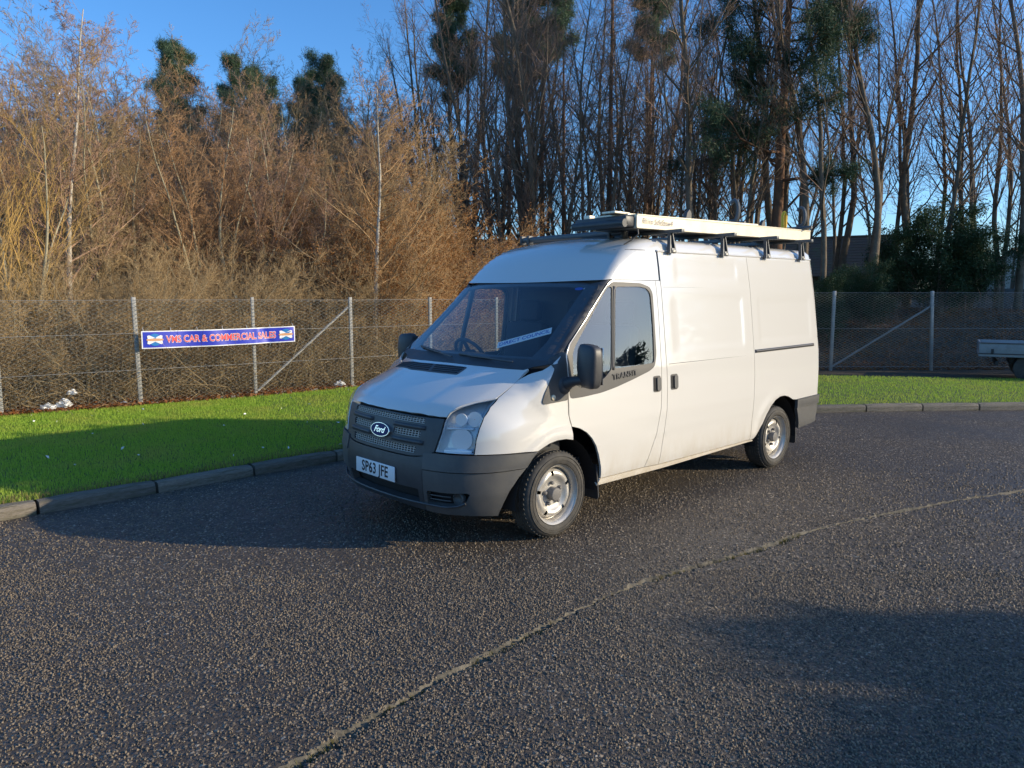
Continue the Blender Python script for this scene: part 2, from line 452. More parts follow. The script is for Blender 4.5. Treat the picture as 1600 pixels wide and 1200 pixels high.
def rays(uv, proj):
    u, v = uv[:, 0], uv[:, 1]; Z = np.zeros_like(u); O = np.ones_like(u)
    if proj == 'side': return np.stack([u, 1.3 * O, v], 1), np.stack([Z, -O, Z], 1)
    if proj == 'front': return np.stack([1.3 * O, u, v], 1), np.stack([-O, Z, Z], 1)
    if proj == 'top': return np.stack([u, v, 2.5 * O], 1), np.stack([Z, Z, -O], 1)
    if proj == 'rear': return np.stack([-4.9 * O, u, v], 1), np.stack([O, Z, Z], 1)
    if proj == 'fan':   # u = angle about the vertical through the front axle, v = height
        c, s = np.cos(u), np.sin(u)
        return np.stack([1.5 * c, 1.5 * s, v], 1), np.stack([-c, -s, Z], 1)
def inside(pts, poly):
    x, y = pts[:, 0], pts[:, 1]; r = np.zeros(len(pts), bool)
    n = len(poly); j = n - 1
    for i in range(n):
        xi, yi = poly[i]; xj, yj = poly[j]
        c = ((yi > y) != (yj > y)) & (x < (xj - xi) * (y - yi) / (yj - yi + 1e-15) + xi)
        r ^= c; j = i
    return r
def resample(poly, step):
    out = []
    n = len(poly)
    for i in range(n):
        a = np.array(poly[i]); b = np.array(poly[(i + 1) % n])
        k = max(1, int(np.ceil(np.linalg.norm(b - a) / step)))
        for t in range(k): out.append(a + (b - a) * t / k)
    return np.array(out)
def rounded(poly, r=.02, n=4):
    """round the corners of a polygon"""
    out = []; N = len(poly)
    for i in range(N):
        p = np.array(poly[i]); a = np.array(poly[i - 1]); b = np.array(poly[(i + 1) % N])
        da = a - p; db = b - p; la = np.linalg.norm(da); lb = np.linalg.norm(db)
        rr = min(r, la * .45, lb * .45)
        p0 = p + da / la * rr; p1 = p + db / lb * rr
        for t in np.linspace(0, 1, n):
            out.append(tuple((1 - t) ** 2 * p0 + 2 * t * (1 - t) * p + t * t * p1))
    return out
def shrink(poly, d):
    P = np.array(poly); a = np.roll(P, 1, 0); b = np.roll(P, -1, 0)
    area = .5 * np.sum(P[:, 0] * b[:, 1] - b[:, 0] * P[:, 1]); s = 1 if area > 0 else -1
    t1 = P - a; t1 /= np.linalg.norm(t1, axis=1, keepdims=True) + 1e-12
    t2 = b - P; t2 /= np.linalg.norm(t2, axis=1, keepdims=True) + 1e-12
    n1 = np.stack([-t1[:, 1], t1[:, 0]], 1) * s; n2 = np.stack([-t2[:, 1], t2[:, 0]], 1) * s
    n = n1 + n2; n /= np.maximum(np.linalg.norm(n, axis=1, keepdims=True), .3)
    n /= np.maximum((n * n1).sum(1, keepdims=True), .5) ** .5
    return P + n * d
def panel(name, poly, proj, mt, parent, holes=(), off=0.0, gap=.0022, depth=.018, grid=.05, mirror=False, step=.03, rim=True):
    poly = shrink(resample(poly, step), gap)
    hs = [shrink(resample(h, step), -gap) for h in holes]
    lo, hi = poly.min(0), poly.max(0)
    gx, gy = np.meshgrid(np.arange(lo[0] + grid / 2, hi[0], grid), np.arange(lo[1] + grid / 2, hi[1], grid))
    g = np.stack([gx.ravel(), gy.ravel()], 1)
    g = g[inside(g, poly)]
    for h in hs: g = g[~inside(g, h)]
    allb = np.concatenate([poly] + hs)
    if len(g):
        dd = np.sqrt(((g[:, None, :] - allb[None]) ** 2).sum(-1)).min(1)
        g = g[dd > step * .55]
    pts = np.concatenate([allb, g]); edges = []; s0 = 0
    for L in [poly] + hs:
        n = len(L); edges += [(s0 + i, s0 + (i + 1) % n) for i in range(n)]; s0 += n
    r = delaunay_2d_cdt([Vector(p) for p in pts], edges, [], 0, 1e-7)
    P2 = np.array([(v.x, v.y) for v in r[0]]); tri = np.array(r[2])
    c = P2[tri].mean(1); keep = inside(c, poly)
    for h in hs: keep &= ~inside(c, h)
    tri = tri[keep]
    o, d = rays(P2, proj)
    P3 = cast(o, d, off); N3 = grad(P3)
    # orientation
    fn = np.cross(P3[tri[:, 1]] - P3[tri[:, 0]], P3[tri[:, 2]] - P3[tri[:, 0]])
    fl = (fn * N3[tri[:, 0]]).sum(1) < 0
    tri[fl] = tri[fl][:, ::-1]
    nV = len(P3); V = P3; faces = [tri]; ln = [N3[tri].reshape(-1, 3)]
    if rim:
        ec = {}
        for t in tri:
            for a, b in ((t[0], t[1]), (t[1], t[2]), (t[2], t[0])):
                k = (min(a, b), max(a, b)); ec[k] = None if k in ec else (a, b)
        be = np.array([v for v in ec.values() if v is not None])
        inner = P3 - N3 * depth
        V = np.concatenate([P3, inner])
        q = np.stack([be[:, 1], be[:, 0], be[:, 0] + nV, be[:, 1] + nV], 1)
        faces.append(q)
        qn = np.cross(P3[be[:, 0]] - P3[be[:, 1]], -N3[be[:, 0]])
        qn /= np.linalg.norm(qn, axis=1, keepdims=True) + 1e-12
        ln.append(np.repeat(qn, 4, axis=0))
    ln = np.concatenate(ln)
    if mirror:
        V = V * np.array([1, -1, 1]); ln = ln * np.array([1, -1, 1])
        out = []; ol = []; k = 0
        for f in faces:
            n = f.shape[1]; blk = ln[k:k + f.size].reshape(len(f), n, 3); k += f.size
            out.append(f[:, ::-1]); ol.append(blk[:, ::-1].reshape(-1, 3))
        faces = out; ln = np.concatenate(ol)
    me = np_mesh(name, V, faces, smooth=True)
    me.normals_split_custom_set(ln.tolist())
    return link(name, me, mt, parent)
def strip(name, pts2, proj, mt, parent, width=.008, off=.004, mirror=False, hgt=.004):
    """bar laid along a line on the body"""
    p = resample_open(pts2, .03)
    o, d = rays(p, proj); A = cast(o, d, off); N = grad(A)
    if mirror: A = A * np.array([1, -1, 1]); N = N * np.array([1, -1, 1])
    t = np.gradient(A, axis=0); t /= np.linalg.norm(t, axis=1, keepdims=True)
    b = np.cross(t, N) * width / 2
    V = np.concatenate([A + b - N * hgt * 3, A + b + N * hgt * .5, A - b + N * hgt * .5, A - b - N * hgt * 3]); n = len(A)
    f = []
    for j in range(4):
        i0 = np.arange(n - 1) + j * n; i1 = np.arange(n - 1) + ((j + 1) % 4) * n
        f.append(np.stack([i0, i0 + 1, i1 + 1, i1], 1))
    f.append(np.array([[0, n, 2 * n, 3 * n], [4 * n - 1, 3 * n - 1, 2 * n - 1, n - 1]]))
    bm = bmesh.new(); me = np_mesh(name, V, [np.concatenate(f)]); bm.from_mesh(me)
    bmesh.ops.recalc_face_normals(bm, faces=bm.faces); bm.to_mesh(me); bm.free()
    return link(name, me, mt, parent)
def resample_open(poly, step):
    out = []
    for a, b in zip(poly[:-1], poly[1:]):
        a = np.array(a, float); b = np.array(b, float)
        k = max(1, int(np.ceil(np.linalg.norm(b - a) / step)))
        out += [a + (b - a) * t / k for t in range(k)]
    out.append(np.array(poly[-1], float))
    return np.array(out)
def on(u, v, proj='side', off=0.0, mirror=False):
    o, d = rays(np.array([[u, v]], float), proj); p = cast(o, d, off); n = grad(p)
    s = np.array([1, -1, 1]) if mirror else 1
    return Vector((p * s)[0]), Vector((n * s)[0])
def frame(p, n, up=(0, 0, 1)):
    """matrix whose z is the surface normal, y is up"""
    z = Vector(n).normalized(); x = Vector(up).cross(z).normalized(); y = z.cross(x)
    m = Matrix((x, y, z)).transposed().to_4x4(); m.translation = p
    return m

van = empty("panel_van", (-0.3171, 5.9705, 0.0), 3.8907)
tag(van, "white panel van with ladder rack and black bumpers parked on the asphalt", "van")
WP = M['paint']

def arch(cx, r, a0, a1, n=14, cz=.33):
    return [(cx + r * math.cos(t), cz + r * math.sin(t)) for t in np.linspace(a0, a1, n)]

GUT = lambda x: 2.150 + .0085 * (-x - .85)
for sd, mir in (('left', False), ('right', True)):
    # ---- front wing
    wing = [(-.083, 1.015), (-.088, .917), (-.105, .86), (-.122, .82), (-.135, .76), (-.140, .716), (-.06, .733), (.03, .735), (.11, .724), (.18, .700), (.227, .683),
            (.33, .690), (.45, .696), (.58, .700), (.691, .701), (.675, .802), (.65, .879), (.611, .954), (.548, 1.018), (.46, 1.072),
            (.312, 1.140), (.178, 1.203), (.10, 1.245), (.04, 1.288), (-.03, 1.335), (-.083, 1.37)]
    panel("front_wing", wing, 'side', WP, van, mirror=mir, grid=.028, step=.022)
    # ---- cab door with its window area cut out
    dlo = rounded([(-.108, 1.030), (-.243, 1.031), (-.464, 1.045), (-.64, 1.072), (-.855, 1.117), (-1.08, 1.170), (-1.155, 1.205), (-1.185, 1.30), (-1.192, 1.60),
                   (-1.195, 1.80), (-1.165, 1.850), (-1.05, 1.880), (-.74, 1.886), (-.712, 1.884), (-.648, 1.858), (-.395, 1.613), (-.159, 1.418), (-.108, 1.345), (-.108, 1.25)], .03, 3)
    door_o = [(-.500, .358), (-.485, .46), (-.452, .561), (-.415, .63), (-.363, .697), (-.30, .75), (-.22, .792), (-.128, .818), (-.098, .90), (-.093, 1.02), (-.093, 1.34),
              (-.15, 1.425), (-.386, 1.618), (-.632, 1.857), (-.69, 1.900), (-.74, 1.9075), (-1.20, 1.9075), (-1.252, 1.9075), (-1.258, 1.672), (-1.249, 1.30), (-1.236, .84), (-1.186, .604), (-1.10, .43), (-1.062, .358)]
    door = panel("cab_door", door_o, 'side', WP, van, holes=[dlo], mirror=mir)
    gq = rounded([(-.650, 1.850), (-.698, 1.852), (-.596, 1.215), (-.508, 1.152), (-.40, 1.115), (-.247, 1.092), (-.173, 1.118), (-.150, 1.16), (-.168, 1.352), (-.21, 1.41), (-.41, 1.600)], .02, 3)
    gm = rounded([(-.740, 1.852), (-1.03, 1.855), (-1.12, 1.842), (-1.166, 1.80), (-1.170, 1.60), (-1.163, 1.40), (-1.150, 1.230), (-1.05, 1.226), (-.632, 1.216)], .025, 3)
    panel("window_trim", shrink(resample(dlo, .03), -.004), 'side', M['trim'], door, holes=[gq, gm], off=.001, gap=0, depth=.025, mirror=mir)
    panel("quarter_window", gq, 'side', M['glass'], door, off=-.006, gap=-.003, mirror=mir, rim=False)
    panel("side_window", gm, 'side', M['glass'], door, off=-.006, gap=-.003, mirror=mir, rim=False)
    strip("window_divider", [(-.722, 1.855), (-.614, 1.205)], 'side', M['black'], door, width=.026, off=.002, mirror=mir)
    # door handle
    def handle(x0, x1, z0, z1, par):
        r = rounded([(x0, z0), (x1, z0), (x1, z1), (x0, z1)], .02, 4)
        panel("handle_surround", r, 'side', M['trim'], par, off=.003, gap=0, depth=.01, mirror=mir, grid=.03, step=.02)
        xm = x0 + (x1 - x0) * .10; xn = x0 + (x1 - x0) * .62
        panel("handle", rounded([(xm, z0 + .012), (xn, z0 + .012), (xn, z1 - .012), (xm, z1 - .012)], .015, 4), 'side', M['greybump'], par, off=.016, gap=0, depth=.014, mirror=mir, grid=.03, step=.02)
        panel("handle_recess_shade", rounded([(xn + .004, z0 + .012), (x1 - .008, z0 + .012), (x1 - .008, z1 - .012), (xn + .004, z1 - .012)], .01, 3), 'side', M['dark'], par, off=.0055, gap=0, depth=.004, mirror=mir, grid=.03, step=.02)  # raised dark panel, painted as the shaded hollow beside the handle
    handle(-1.226, -1.126, .985, 1.120, door)
    # ---- black corner trim ahead of the door, with the side repeater
    corner = rounded([(.178, 1.030), (.152, 1.094), (.085, 1.192), (.035, 1.258), (.052, 1.288), (.02, 1.325), (-.04, 1.362), (-.084, 1.385), (-.084, 1.021), (.10, 1.014), (.165, 1.012)], .02, 3)
    panel("corner_trim", corner, 'side', M['trim'], van, off=.006, gap=0, depth=.012, mirror=mir)
    p, n = on(.075, 1.054, 'side', .008, mir)
    MB().lathe([(.0, .010), (.012, .009), (.020, .005), (.022, -.004)], frame(p, n), 16).build("side_repeater", M['orangelens'], van)
    # ---- A pillar, black band at the windscreen edge
    panel("windscreen_pillar", [(.03, 1.298), (-.03, 1.338), (-.088, 1.376), (-.148, 1.430), (-.384, 1.623), (-.630, 1.862), (-.686, 1.902), (-.66, 1.905), (-.585, 1.873), (-.35, 1.66), (-.09, 1.43), (.03, 1.33), (.055, 1.30)],
          'side', M['black'], van, off=-.004, gap=0, mirror=mir)
    # ---- B pillar strip, sliding door, rear quarter, sill
    panel("door_pillar", [(-1.254, 1.9075), (-1.260, 1.672), (-1.251, 1.30), (-1.238, .84), (-1.188, .604), (-1.102, .43), (-1.064, .358), (-1.262, .350), (-1.295, .59), (-1.322, .83), (-1.322, 1.9075)], 'side', WP, van, mirror=mir, gap=.0025)
    sl = [(-1.324, GUT(-1.3)), (-1.326, 1.86), (-1.325, 1.20), (-1.324, .83), (-1.297, .59), (-1.264, .350), (-2.0, .355), (-2.78, .362), (-2.78, .62), (-2.78, 1.20), (-2.785, 1.86), (-2.775, GUT(-2.78))]
    sdoor = panel("sliding_door" if not mir else "side_panel", sl, 'side', WP, van, mirror=mir)
    if not mir: handle(-1.472, -1.372, .985, 1.118, sdoor)
    rq = [(-2.777, GUT(-2.78)), (-2.787, 1.86), (-2.782, 1.20), (-2.782, .62), (-2.782, .362), (-2.83, .362)] + arch(-3.3, .445, math.pi - .06, .62, 16) + [(-3.69 + .63 * 0 - .0, .69)]
    rq = [(-2.777, GUT(-2.78)), (-2.787, 1.86), (-2.782, 1.20), (-2.782, .62), (-2.782, .362), (-2.835, .362), (-2.90, .41), (-3.003, .50), (-3.07, .59), (-3.134, .665), (-3.22, .725), (-3.30, .750), (-3.386, .752), (-3.48, .735), (-3.586, .694), (-3.66, .684),
          (-3.70, .684), (-4.0, .690), (-4.245, .694), (-4.24, 1.2), (-4.215, 1.86), (-4.19, GUT(-4.2))]
    quarter = panel("rear_quarter", rq, 'side', WP, van, mirror=mir)
    if not mir:
        strip("door_rail", [(-2.80, 1.243), (-4.07, 1.256)], 'side', M['black'], van, width=.032, off=.003)
        strip("door_rail_groove", [(-2.81, 1.243), (-4.06, 1.256)], 'side', M['trim'], van, width=.010, off=.0055)
    panel("sill", [(-.462, .300), (-.50, .352), (-1.062, .353), (-1.262, .345), (-2.0, .350), (-2.835, .357), (-2.84, .338), (-2.0, .318), (-1.35, .302)], 'side', M['sillpaint'], van, off=-.004, mirror=mir, depth=.05)
    # rubbing line and belt line press lines: dark strips paint in the crease shade
    for a, b in (((-.52, .603), (-1.15, .600)), ((-1.31, .603), (-2.76, .609))):
        strip("press_line_shade", [a, b], 'side', M['trim'], van, width=.006, off=-.0012, hgt=.001, mirror=mir)
    strip("press_line_shade", [(-1.34, 1.206), (-2.76, 1.212)], 'side', M['trim'], van, width=.0045, off=-.0012, hgt=.001, mirror=mir)
    strip("press_line_shade", [(-1.34, 1.855), (-2.77, 1.860)], 'side', M['trim'], van, width=.0040, off=-.0012, hgt=.001, mirror=mir)
    strip("press_line_shade", [(-2.80, 1.860), (-3.95, 1.864), (-4.03, 1.85), (-4.07, 1.80), (-4.085, 1.28)], 'side', M['trim'], van, width=.0040, off=-.0012, hgt=.001, mirror=mir)
    strip("gutter_line", [(-.86, GUT(-.86) + .004), (-1.30, GUT(-1.3) + .003)], 'side', M['trim'], van, width=.006, off=-.001, hgt=.0015, mirror=mir)
    strip("gutter", [(-1.30, GUT(-1.3) + .003), (-4.2, GUT(-4.2) + .003)], 'side', WP, van, width=.016, off=.006, hgt=.004, mirror=mir)
    # rear bumper
    panel("rear_bumper_top", [(-3.69, .588), (-3.688, .682), (-4.0, .688), (-4.25, .692), (-4.25, .592)], 'side', M['greybump'], van, off=.016, gap=.001, depth=.03, mirror=mir)
    panel("rear_bumper", [(-3.80, .355), (-3.76, .45), (-3.70, .586), (-4.25, .590), (-4.25, .46), (-4.22, .40), (-4.1, .375)], 'side', M['greybump'], van, off=.008, gap=.001, depth=.03, mirror=mir)
    # ---- headlamp
    lamp2 = [(.835, .583, .704), (.801, .613, .832), (.770, .619, .927), (.733, .629, .978), (.671, .666, 1.014), (.582, .726, 1.043), (.462, .814, 1.069), (.548, .834, 1.014), (.611, .840, .952), (.650, .839, .878), (.675, .834, .802), (.690, .830, .704)]
    lf = [(math.atan2(b, a), c) for a, b, c in lamp2]
    lamp = panel("headlamp", lf, 'fan', M['lens'], van, off=.002, gap=.004, grid=.03, step=.02, mirror=mir, rim=False)
    panel("lamp_housing", lf, 'fan', M['lampbody'], lamp, off=-.075, gap=.001, grid=.03, step=.02, mirror=mir, rim=False)
    # lamp rim wall joins lens and housing
    pl = shrink(resample(lf, .02), .003); o, d = rays(pl, 'fan'); A = cast(o, d, .0005); B = cast(o, d, -.078)
    if mir: A = A * [1, -1, 1]; B = B * [1, -1, 1]
    k = len(A); i = np.arange(k)
    link("lamp_rim", np_mesh("lamp_rim", np.concatenate([A, B]), [np.stack([i, (i + 1) % k, (i + 1) % k + k, i + k], 1)]), M['lampbody'], lamp)
    ms = -1 if mir else 1
    def bowl(c, r, aim, mt, nm, deep=.05):
        m = frame(Vector((c[0], c[1] * ms, c[2])), Vector((aim[0], aim[1] * ms, aim[2])))
        MB().lathe([(r * 1.06, .012), (r * 1.06, -.004), (r, .010), (r * .9, -deep * .3), (r * .6, -deep * .75), (r * .2, -deep)], m, 24).build(nm, mt, lamp)
    bowl((.615, .755, .93), .050, (.8, .55, .05), M['lampsilver'], "indicator_reflector")
    bowl((.690, .700, .93), .040, (.85, .5, .05), M['lampsilver'], "side_light_reflector")
    bowl((.700, .715, .795), .072, (.85, .5, .0), M['lampsilver'], "main_beam_reflector", .07)
    MB().lathe([(.0, .02), (.012, .015), (.014, -.03)], frame(Vector((.61, .75 * ms, .93)), Vector((.8, .55 * ms, 0))), 10).build("indicator_bulb", M['amber'], lamp)
    MB().box((.668, .680 * ms, .868), (.12, .19, .012), Matrix.Rotation(R(33 * ms), 3, 'Z'), .004).build("lamp_shelf", M['lampbody'], lamp)
    MB().box((.695, .685 * ms, .722), (.12, .20, .016), Matrix.Rotation(R(33 * ms), 3, 'Z') @ Matrix.Rotation(R(8), 3, 'Y'), .004).build("lamp_base_reflector", M['lampsilver'], lamp)
    # ---- mirror on its arm
    mc = Vector((-.135, 1.130 * ms, 1.275)); rot = Matrix.Rotation(R(-8 * ms), 3, 'Z')
    bmm = bmesh.new(); bmesh.ops.create_cube(bmm, size=1.0)
    bmesh.ops.subdivide_edges(bmm, edges=bmm.edges, cuts=7, use_grid_fill=True)
    for v in bmm.verts:
        c = v.co.copy() * 2
        n4 = (abs(c.x) ** 5 + abs(c.y) ** 5 + abs(c.z) ** 5) ** .2
        c = c / max(n4, .2) * 1.0
        yy = c.y * .098 * (1 - .10 * max(0, -c.z)); zz = c.z * .158 - .008 * c.y * ms; xx = c.x * .062
        if c.x > 0: xx *= (1 - .35 * c.y * c.y) * (1 - .25 * c.z * c.z)
        v.co = mc + rot @ Vector((xx, yy, zz))
    me = bpy.data.meshes.new("mirror_head"); bmm.to_mesh(me); bmm.free()
    me.polygons.foreach_set("use_smooth", np.ones(len(me.polygons), bool))
    mirr = link("door_mirror", me, M['black'], van)
    MB().box(mc + rot @ Vector((-.060, 0, .0)), (.006, .17, .27), rot, .003).build("mirror_glass", M['chrome'], mirr)
    MB().tube([(-.055, .930 * ms, 1.13), (-.065, .975 * ms, 1.145), (-.10, 1.03 * ms, 1.165), (-.125, 1.09 * ms, 1.17)], [.055, .048, .036, .034], 12).build("mirror_arm", M['black'], mirr)
    MB().lathe([(.075, -.02), (.075, .012), (.055, .03), (.03, .035)], frame(Vector((-.045, .955 * ms, 1.13)), Vector((.1, ms, .1))), 20).build("mirror_foot", M['black'], mirr)

def both(half):
    return half + [(-u, v) for u, v in half[::-1] if abs(u) > 1e-6]
# ---- bonnet (top view), with the intake vent
bon_h = [(.842, 0.0), (.838, .15), (.830, .28), (.807, .462), (.784, .562), (.764, .622), (.736, .634), (.671, .672), (.582, .732), (.466, .812), (.312, .797), (.178, .770), (.118, .772), (.138, .664), (.165, .50), (.186, .371), (.203, .15), (.207, 0.0)]
bonnet = panel("bonnet", bon_h + [(u, -v) for u, v in bon_h[::-1] if v > 1e-6], 'top', WP, van, grid=.04)
vf = [(.373, .253), (.385, .08), (.387, -.085), (.372, -.35), (.318, -.66)]
vr = [(.225, -.68), (.248, -.45), (.262, -.168), (.262, .05), (.257, .235)]
panel("bonnet_vent", rounded(vf + vr, .015, 3), 'top', M['black'], bonnet, off=.004, gap=0, depth=.008, grid=.03)
for i in range(4):
    f = .16 + .22 * i
    for seg in (0, 1):
        aa = [(vf[k][0] * f + vr[4 - k][0] * (1 - f), vf[k][1] * f + vr[4 - k][1] * (1 - f)) for k in ((0, 1, 2) if seg == 0 else (2, 3, 4))]
        aa[0] = (aa[0][0], aa[0][1] - .02); aa[-1] = (aa[-1][0], aa[-1][1] + .02)
        strip("vent_slot_shade", aa, 'top', M['dark'], bonnet, width=.011, off=.006, hgt=.001)  # flat dark strips paint the shade of openings; the vent is closed
# ---- windscreen, scuttle
ws_h = [(0, 1.300), (.30, 1.300), (.60, 1.298), (.80, 1.298), (.905, 1.305), (.898, 1.35), (.878, 1.46), (.845, 1.668), (.818, 1.83), (.805, 1.856), (.60, 1.876), (.30, 1.886), (0, 1.889)]
ws_poly = [(u, v) for u, v in ws_h] + [(-u, v) for u, v in ws_h[::-1] if u > 1e-6]
screen = panel("windscreen", ws_poly, 'front', M['wsglass'], van, off=-.003, gap=.001, rim=False, grid=.06)
inn_h = [(0, 1.325), (.40, 1.325), (.78, 1.328), (.855, 1.34), (.848, 1.40), (.815, 1.62), (.782, 1.80), (.765, 1.828), (.55, 1.852), (0, 1.862)]
inn = rounded([(u, v) for u, v in inn_h] + [(-u, v) for u, v in inn_h[::-1] if u > 1e-6], .03, 3)
panel("screen_border", shrink(resample(ws_poly, .03), -.012), 'front', M['black'], screen, holes=[inn], off=-.009, gap=0, depth=.012, grid=.04)
sc_h = [(0, 1.249), (.371, 1.246), (.60, 1.242), (.74, 1.240), (.80, 1.264), (.90, 1.284), (.935, 1.290), (.918, 1.312), (.60, 1.312), (0, 1.312)]
panel("scuttle", [(u, v) for u, v in sc_h] + [(-u, v) for u, v in sc_h[::-1] if u > 1e-6], 'front', M['black'], van, off=.0015, gap=0, depth=.006, grid=.03)
def wiper(y0, z0, y1, z1, y2, z2):
    pts = resample_open([(y0, z0), (y1, z1), (y2, z2)], .05); o, d = rays(pts, 'front'); A = cast(o, d, .022)
    MB().tube(A, .007, 6).build("wiper", M['black'], van)
    pts = resample_open([(y1 - (y2 - y1) * .05, z1), (y2 + (y2 - y1) * .6, z2 + (z2 - z1) * .6)], .05); o, d = rays(pts, 'front'); A = cast(o, d, .010)
    MB().tube(A, .008, 6).build("wiper", M['black'], van)
wiper(-.05, 1.295, -.30, 1.318, -.52, 1.335)
wiper(.62, 1.292, .35, 1.305, .12, 1.312)
# ---- roof: a fan over the cab, then a vault over the load space
C0 = np.array([-1.303, 0, 1.80])
def roof_patch():
    # fan
    nf, nv = 60, 26
    ph = np.linspace(-math.pi / 2, math.pi / 2, nf + 1)
    zb = np.where(np.abs(np.degrees(ph)) > 52, 1.9095, 1.893 + .012 * (np.abs(np.degrees(ph)) / 52) ** 2)
    ho = np.stack([C0[0] + 2.0 * np.cos(ph), 2.0 * np.sin(ph), zb], 1); hd = -np.stack([np.cos(ph), np.sin(ph), 0 * ph], 1)
    H = cast(ho, hd); r = np.hypot(H[:, 0] - C0[0], H[:, 1]); e0 = np.arctan2(zb - C0[2], r)
    G = []
    for j in range(nv + 1):
        e = e0 + (math.pi / 2 - 1e-4 - e0) * (j / nv)
        dr = np.stack([np.cos(ph) * np.cos(e), np.sin(ph) * np.cos(e), np.sin(e)], 1)
        G.append(cast(C0 + dr * 2.0, -dr))
    G = np.array(G); V = G.reshape(-1, 3); n = nf + 1
    a = (np.arange(nv)[:, None] * n + np.arange(nf)[None]).ravel()
    q1 = np.stack([a, a + 1, a + n + 1, a + n], 1)
    N1 = grad(V)
    # vault
    xs = np.linspace(C0[0], -4.21, 70); na = 36
    tg = np.arctan2(GUT(xs) + .006 - 1.80, .84)
    V2 = []
    for x, t0 in zip(xs, tg):
        t = np.linspace(t0, math.pi - t0, na + 1)
        dr = np.stack([0 * t, np.cos(t), np.sin(t)], 1)
        V2.append(cast(np.array([x, 0, 1.80]) + dr * 1.5, -dr))
    V2 = np.array(V2).reshape(-1, 3); m = na + 1
    a = (np.arange(69)[:, None] * m + np.arange(na)[None]).ravel()
    q2 = np.stack([a, a + 1, a + m + 1, a + m], 1)
    V2[:, 0] += 0.0
    Vall = np.concatenate([V, V2]); Q = np.concatenate([q1, q2 + len(V)])
    Nn = np.concatenate([N1, grad(V2)])
    fn = np.cross(Vall[Q[:, 1]] - Vall[Q[:, 0]], Vall[Q[:, 3]] - Vall[Q[:, 0]])
    fl = (fn * Nn[Q[:, 0]]).sum(1) < 0
    Q[fl] = Q[fl][:, ::-1]
    me = np_mesh("roof", Vall, [Q], smooth=True)
    me.normals_split_custom_set(Nn[Q].reshape(-1, 3).tolist())
    return link("roof", me, WP, van)
roof = roof_patch()
# ---- front grille panel
gr_h = [(0, .652), (.20, .652), (.368, .653), (.495, .668), (.575, .702), (.606, .832), (.612, .925), (.606, .934), (.45, .932), (.2, .934), (0, .936)]
g1 = rounded([(-.455, .886), (.455, .886), (.448, .922), (-.448, .922)], .012, 3)
g2a = rounded([(.150, .788), (.430, .788), (.436, .832), (.150, .832)], .012, 3)
g2b = rounded([(-.150, .788), (-.150, .832), (-.436, .832), (-.430, .788)], .012, 3)
g3 = rounded([(-.395, .676), (.395, .676), (.412, .722), (-.412, .722)], .012, 3)
grille = panel("grille", both(gr_h) if False else gr_h + [(-u, v) for u, v in gr_h[::-1] if u > 1e-6], 'front', M['black'], van, holes=[g1, g2a, g2b, g3], depth=.03, grid=.035, step=.025)
panel("grille_back", [(-.52, .66), (.52, .66), (.52, .93), (-.52, .93)], 'front', M['dark'], grille, off=-.045, gap=0, rim=False, grid=.06)
def mesh_bars(x0, x1, z0, z1, ny):
    mb = MB()
    cols = np.arange(x0, x1 + 1e-6, (x1 - x0) / ny)
    for y in cols:
        o, d = rays(np.array([[y, z0], [y, z1]]), 'front'); A = cast(o, d, -.012); mb.tube(A, .0036, 4, False)
    for z in np.linspace(z0, z1, 4):
        u = np.linspace(x0, x1, 10); o, d = rays(np.stack([u, 0 * u + z], 1), 'front'); A = cast(o, d, -.010); mb.tube(A, .0036, 4, False)
    mb.build("grille_mesh", M['meshgrey'], grille)
mesh_bars(-.455, .455, .886, .922, 29); mesh_bars(.150, .436, .788, .832, 9); mesh_bars(-.436, -.150, .788, .832, 9); mesh_bars(-.412, .412, .676, .722, 26)
for zc in (.858, .755):
    for y0, y1 in ((-.47, -.14), (.14, .47)):
        strip("grille_bar", [(y0, zc), (y1, zc)], 'front', M['black'], grille, width=.030, off=.006, hgt=.010)
# badge
p, n = on(0.0, .795, 'front', .012); fm = frame(p, n)
badge = MB().lathe([(1.0, -.016), (1.0, .004), (.965, .008), (.88, .008)], fm @ Matrix.Diagonal((.125, .053, 1, 1)), 40).build("badge", M['chrome'], grille)
MB().lathe([(.90, .0), (.90, .0105), (.5, .0115), (.01, .012)], fm @ Matrix.Diagonal((.125, .053, 1, 1)), 40).build("badge_oval", M['blue'], badge)
text_obj("badge_lettering", "Ford", M['chrome'], badge, fm @ Matrix.Translation((0, 0, .0125)), size=.066, ext=.001, shear=.35, xs=1.12, offset=.0006, spacing=.92)
# ---- front bumper: centre and two corners in two tiers
fa = lambda x, y: math.atan2(y, x)
PH = 0.512
low_open = [(-.40, .428), (.40, .428), (.62, .424), (.80, .432), (.835, .428), (.845, .40), (.82, .362), (.74, .338), (.52, .328), (.30, .326), (0, .326)]
cen_h = [(0, .278), (.25, .275), (PH, .264), (PH, .668), (.46, .658), (.38, .650), (.2, .649), (0, .649)]
hole_h = [(0, .326), (.25, .327), (.46, .329), (.468, .335), (.468, .42), (.46, .427), (.25, .428), (0, .428)]
front_b = panel("front_bumper", cen_h + [(-u, v) for u, v in cen_h[::-1] if u > 1e-6], 'fan', M['black'], van, holes=[hole_h + [(-u, v) for u, v in hole_h[::-1] if u > 1e-6]], off=.004, depth=.05, grid=.04)
panel("bumper_back", [(-1.05, .29), (1.05, .29), (1.05, .46), (-1.05, .46)], 'fan', M['dark'], front_b, off=-.06, gap=0, rim=False, grid=.05)
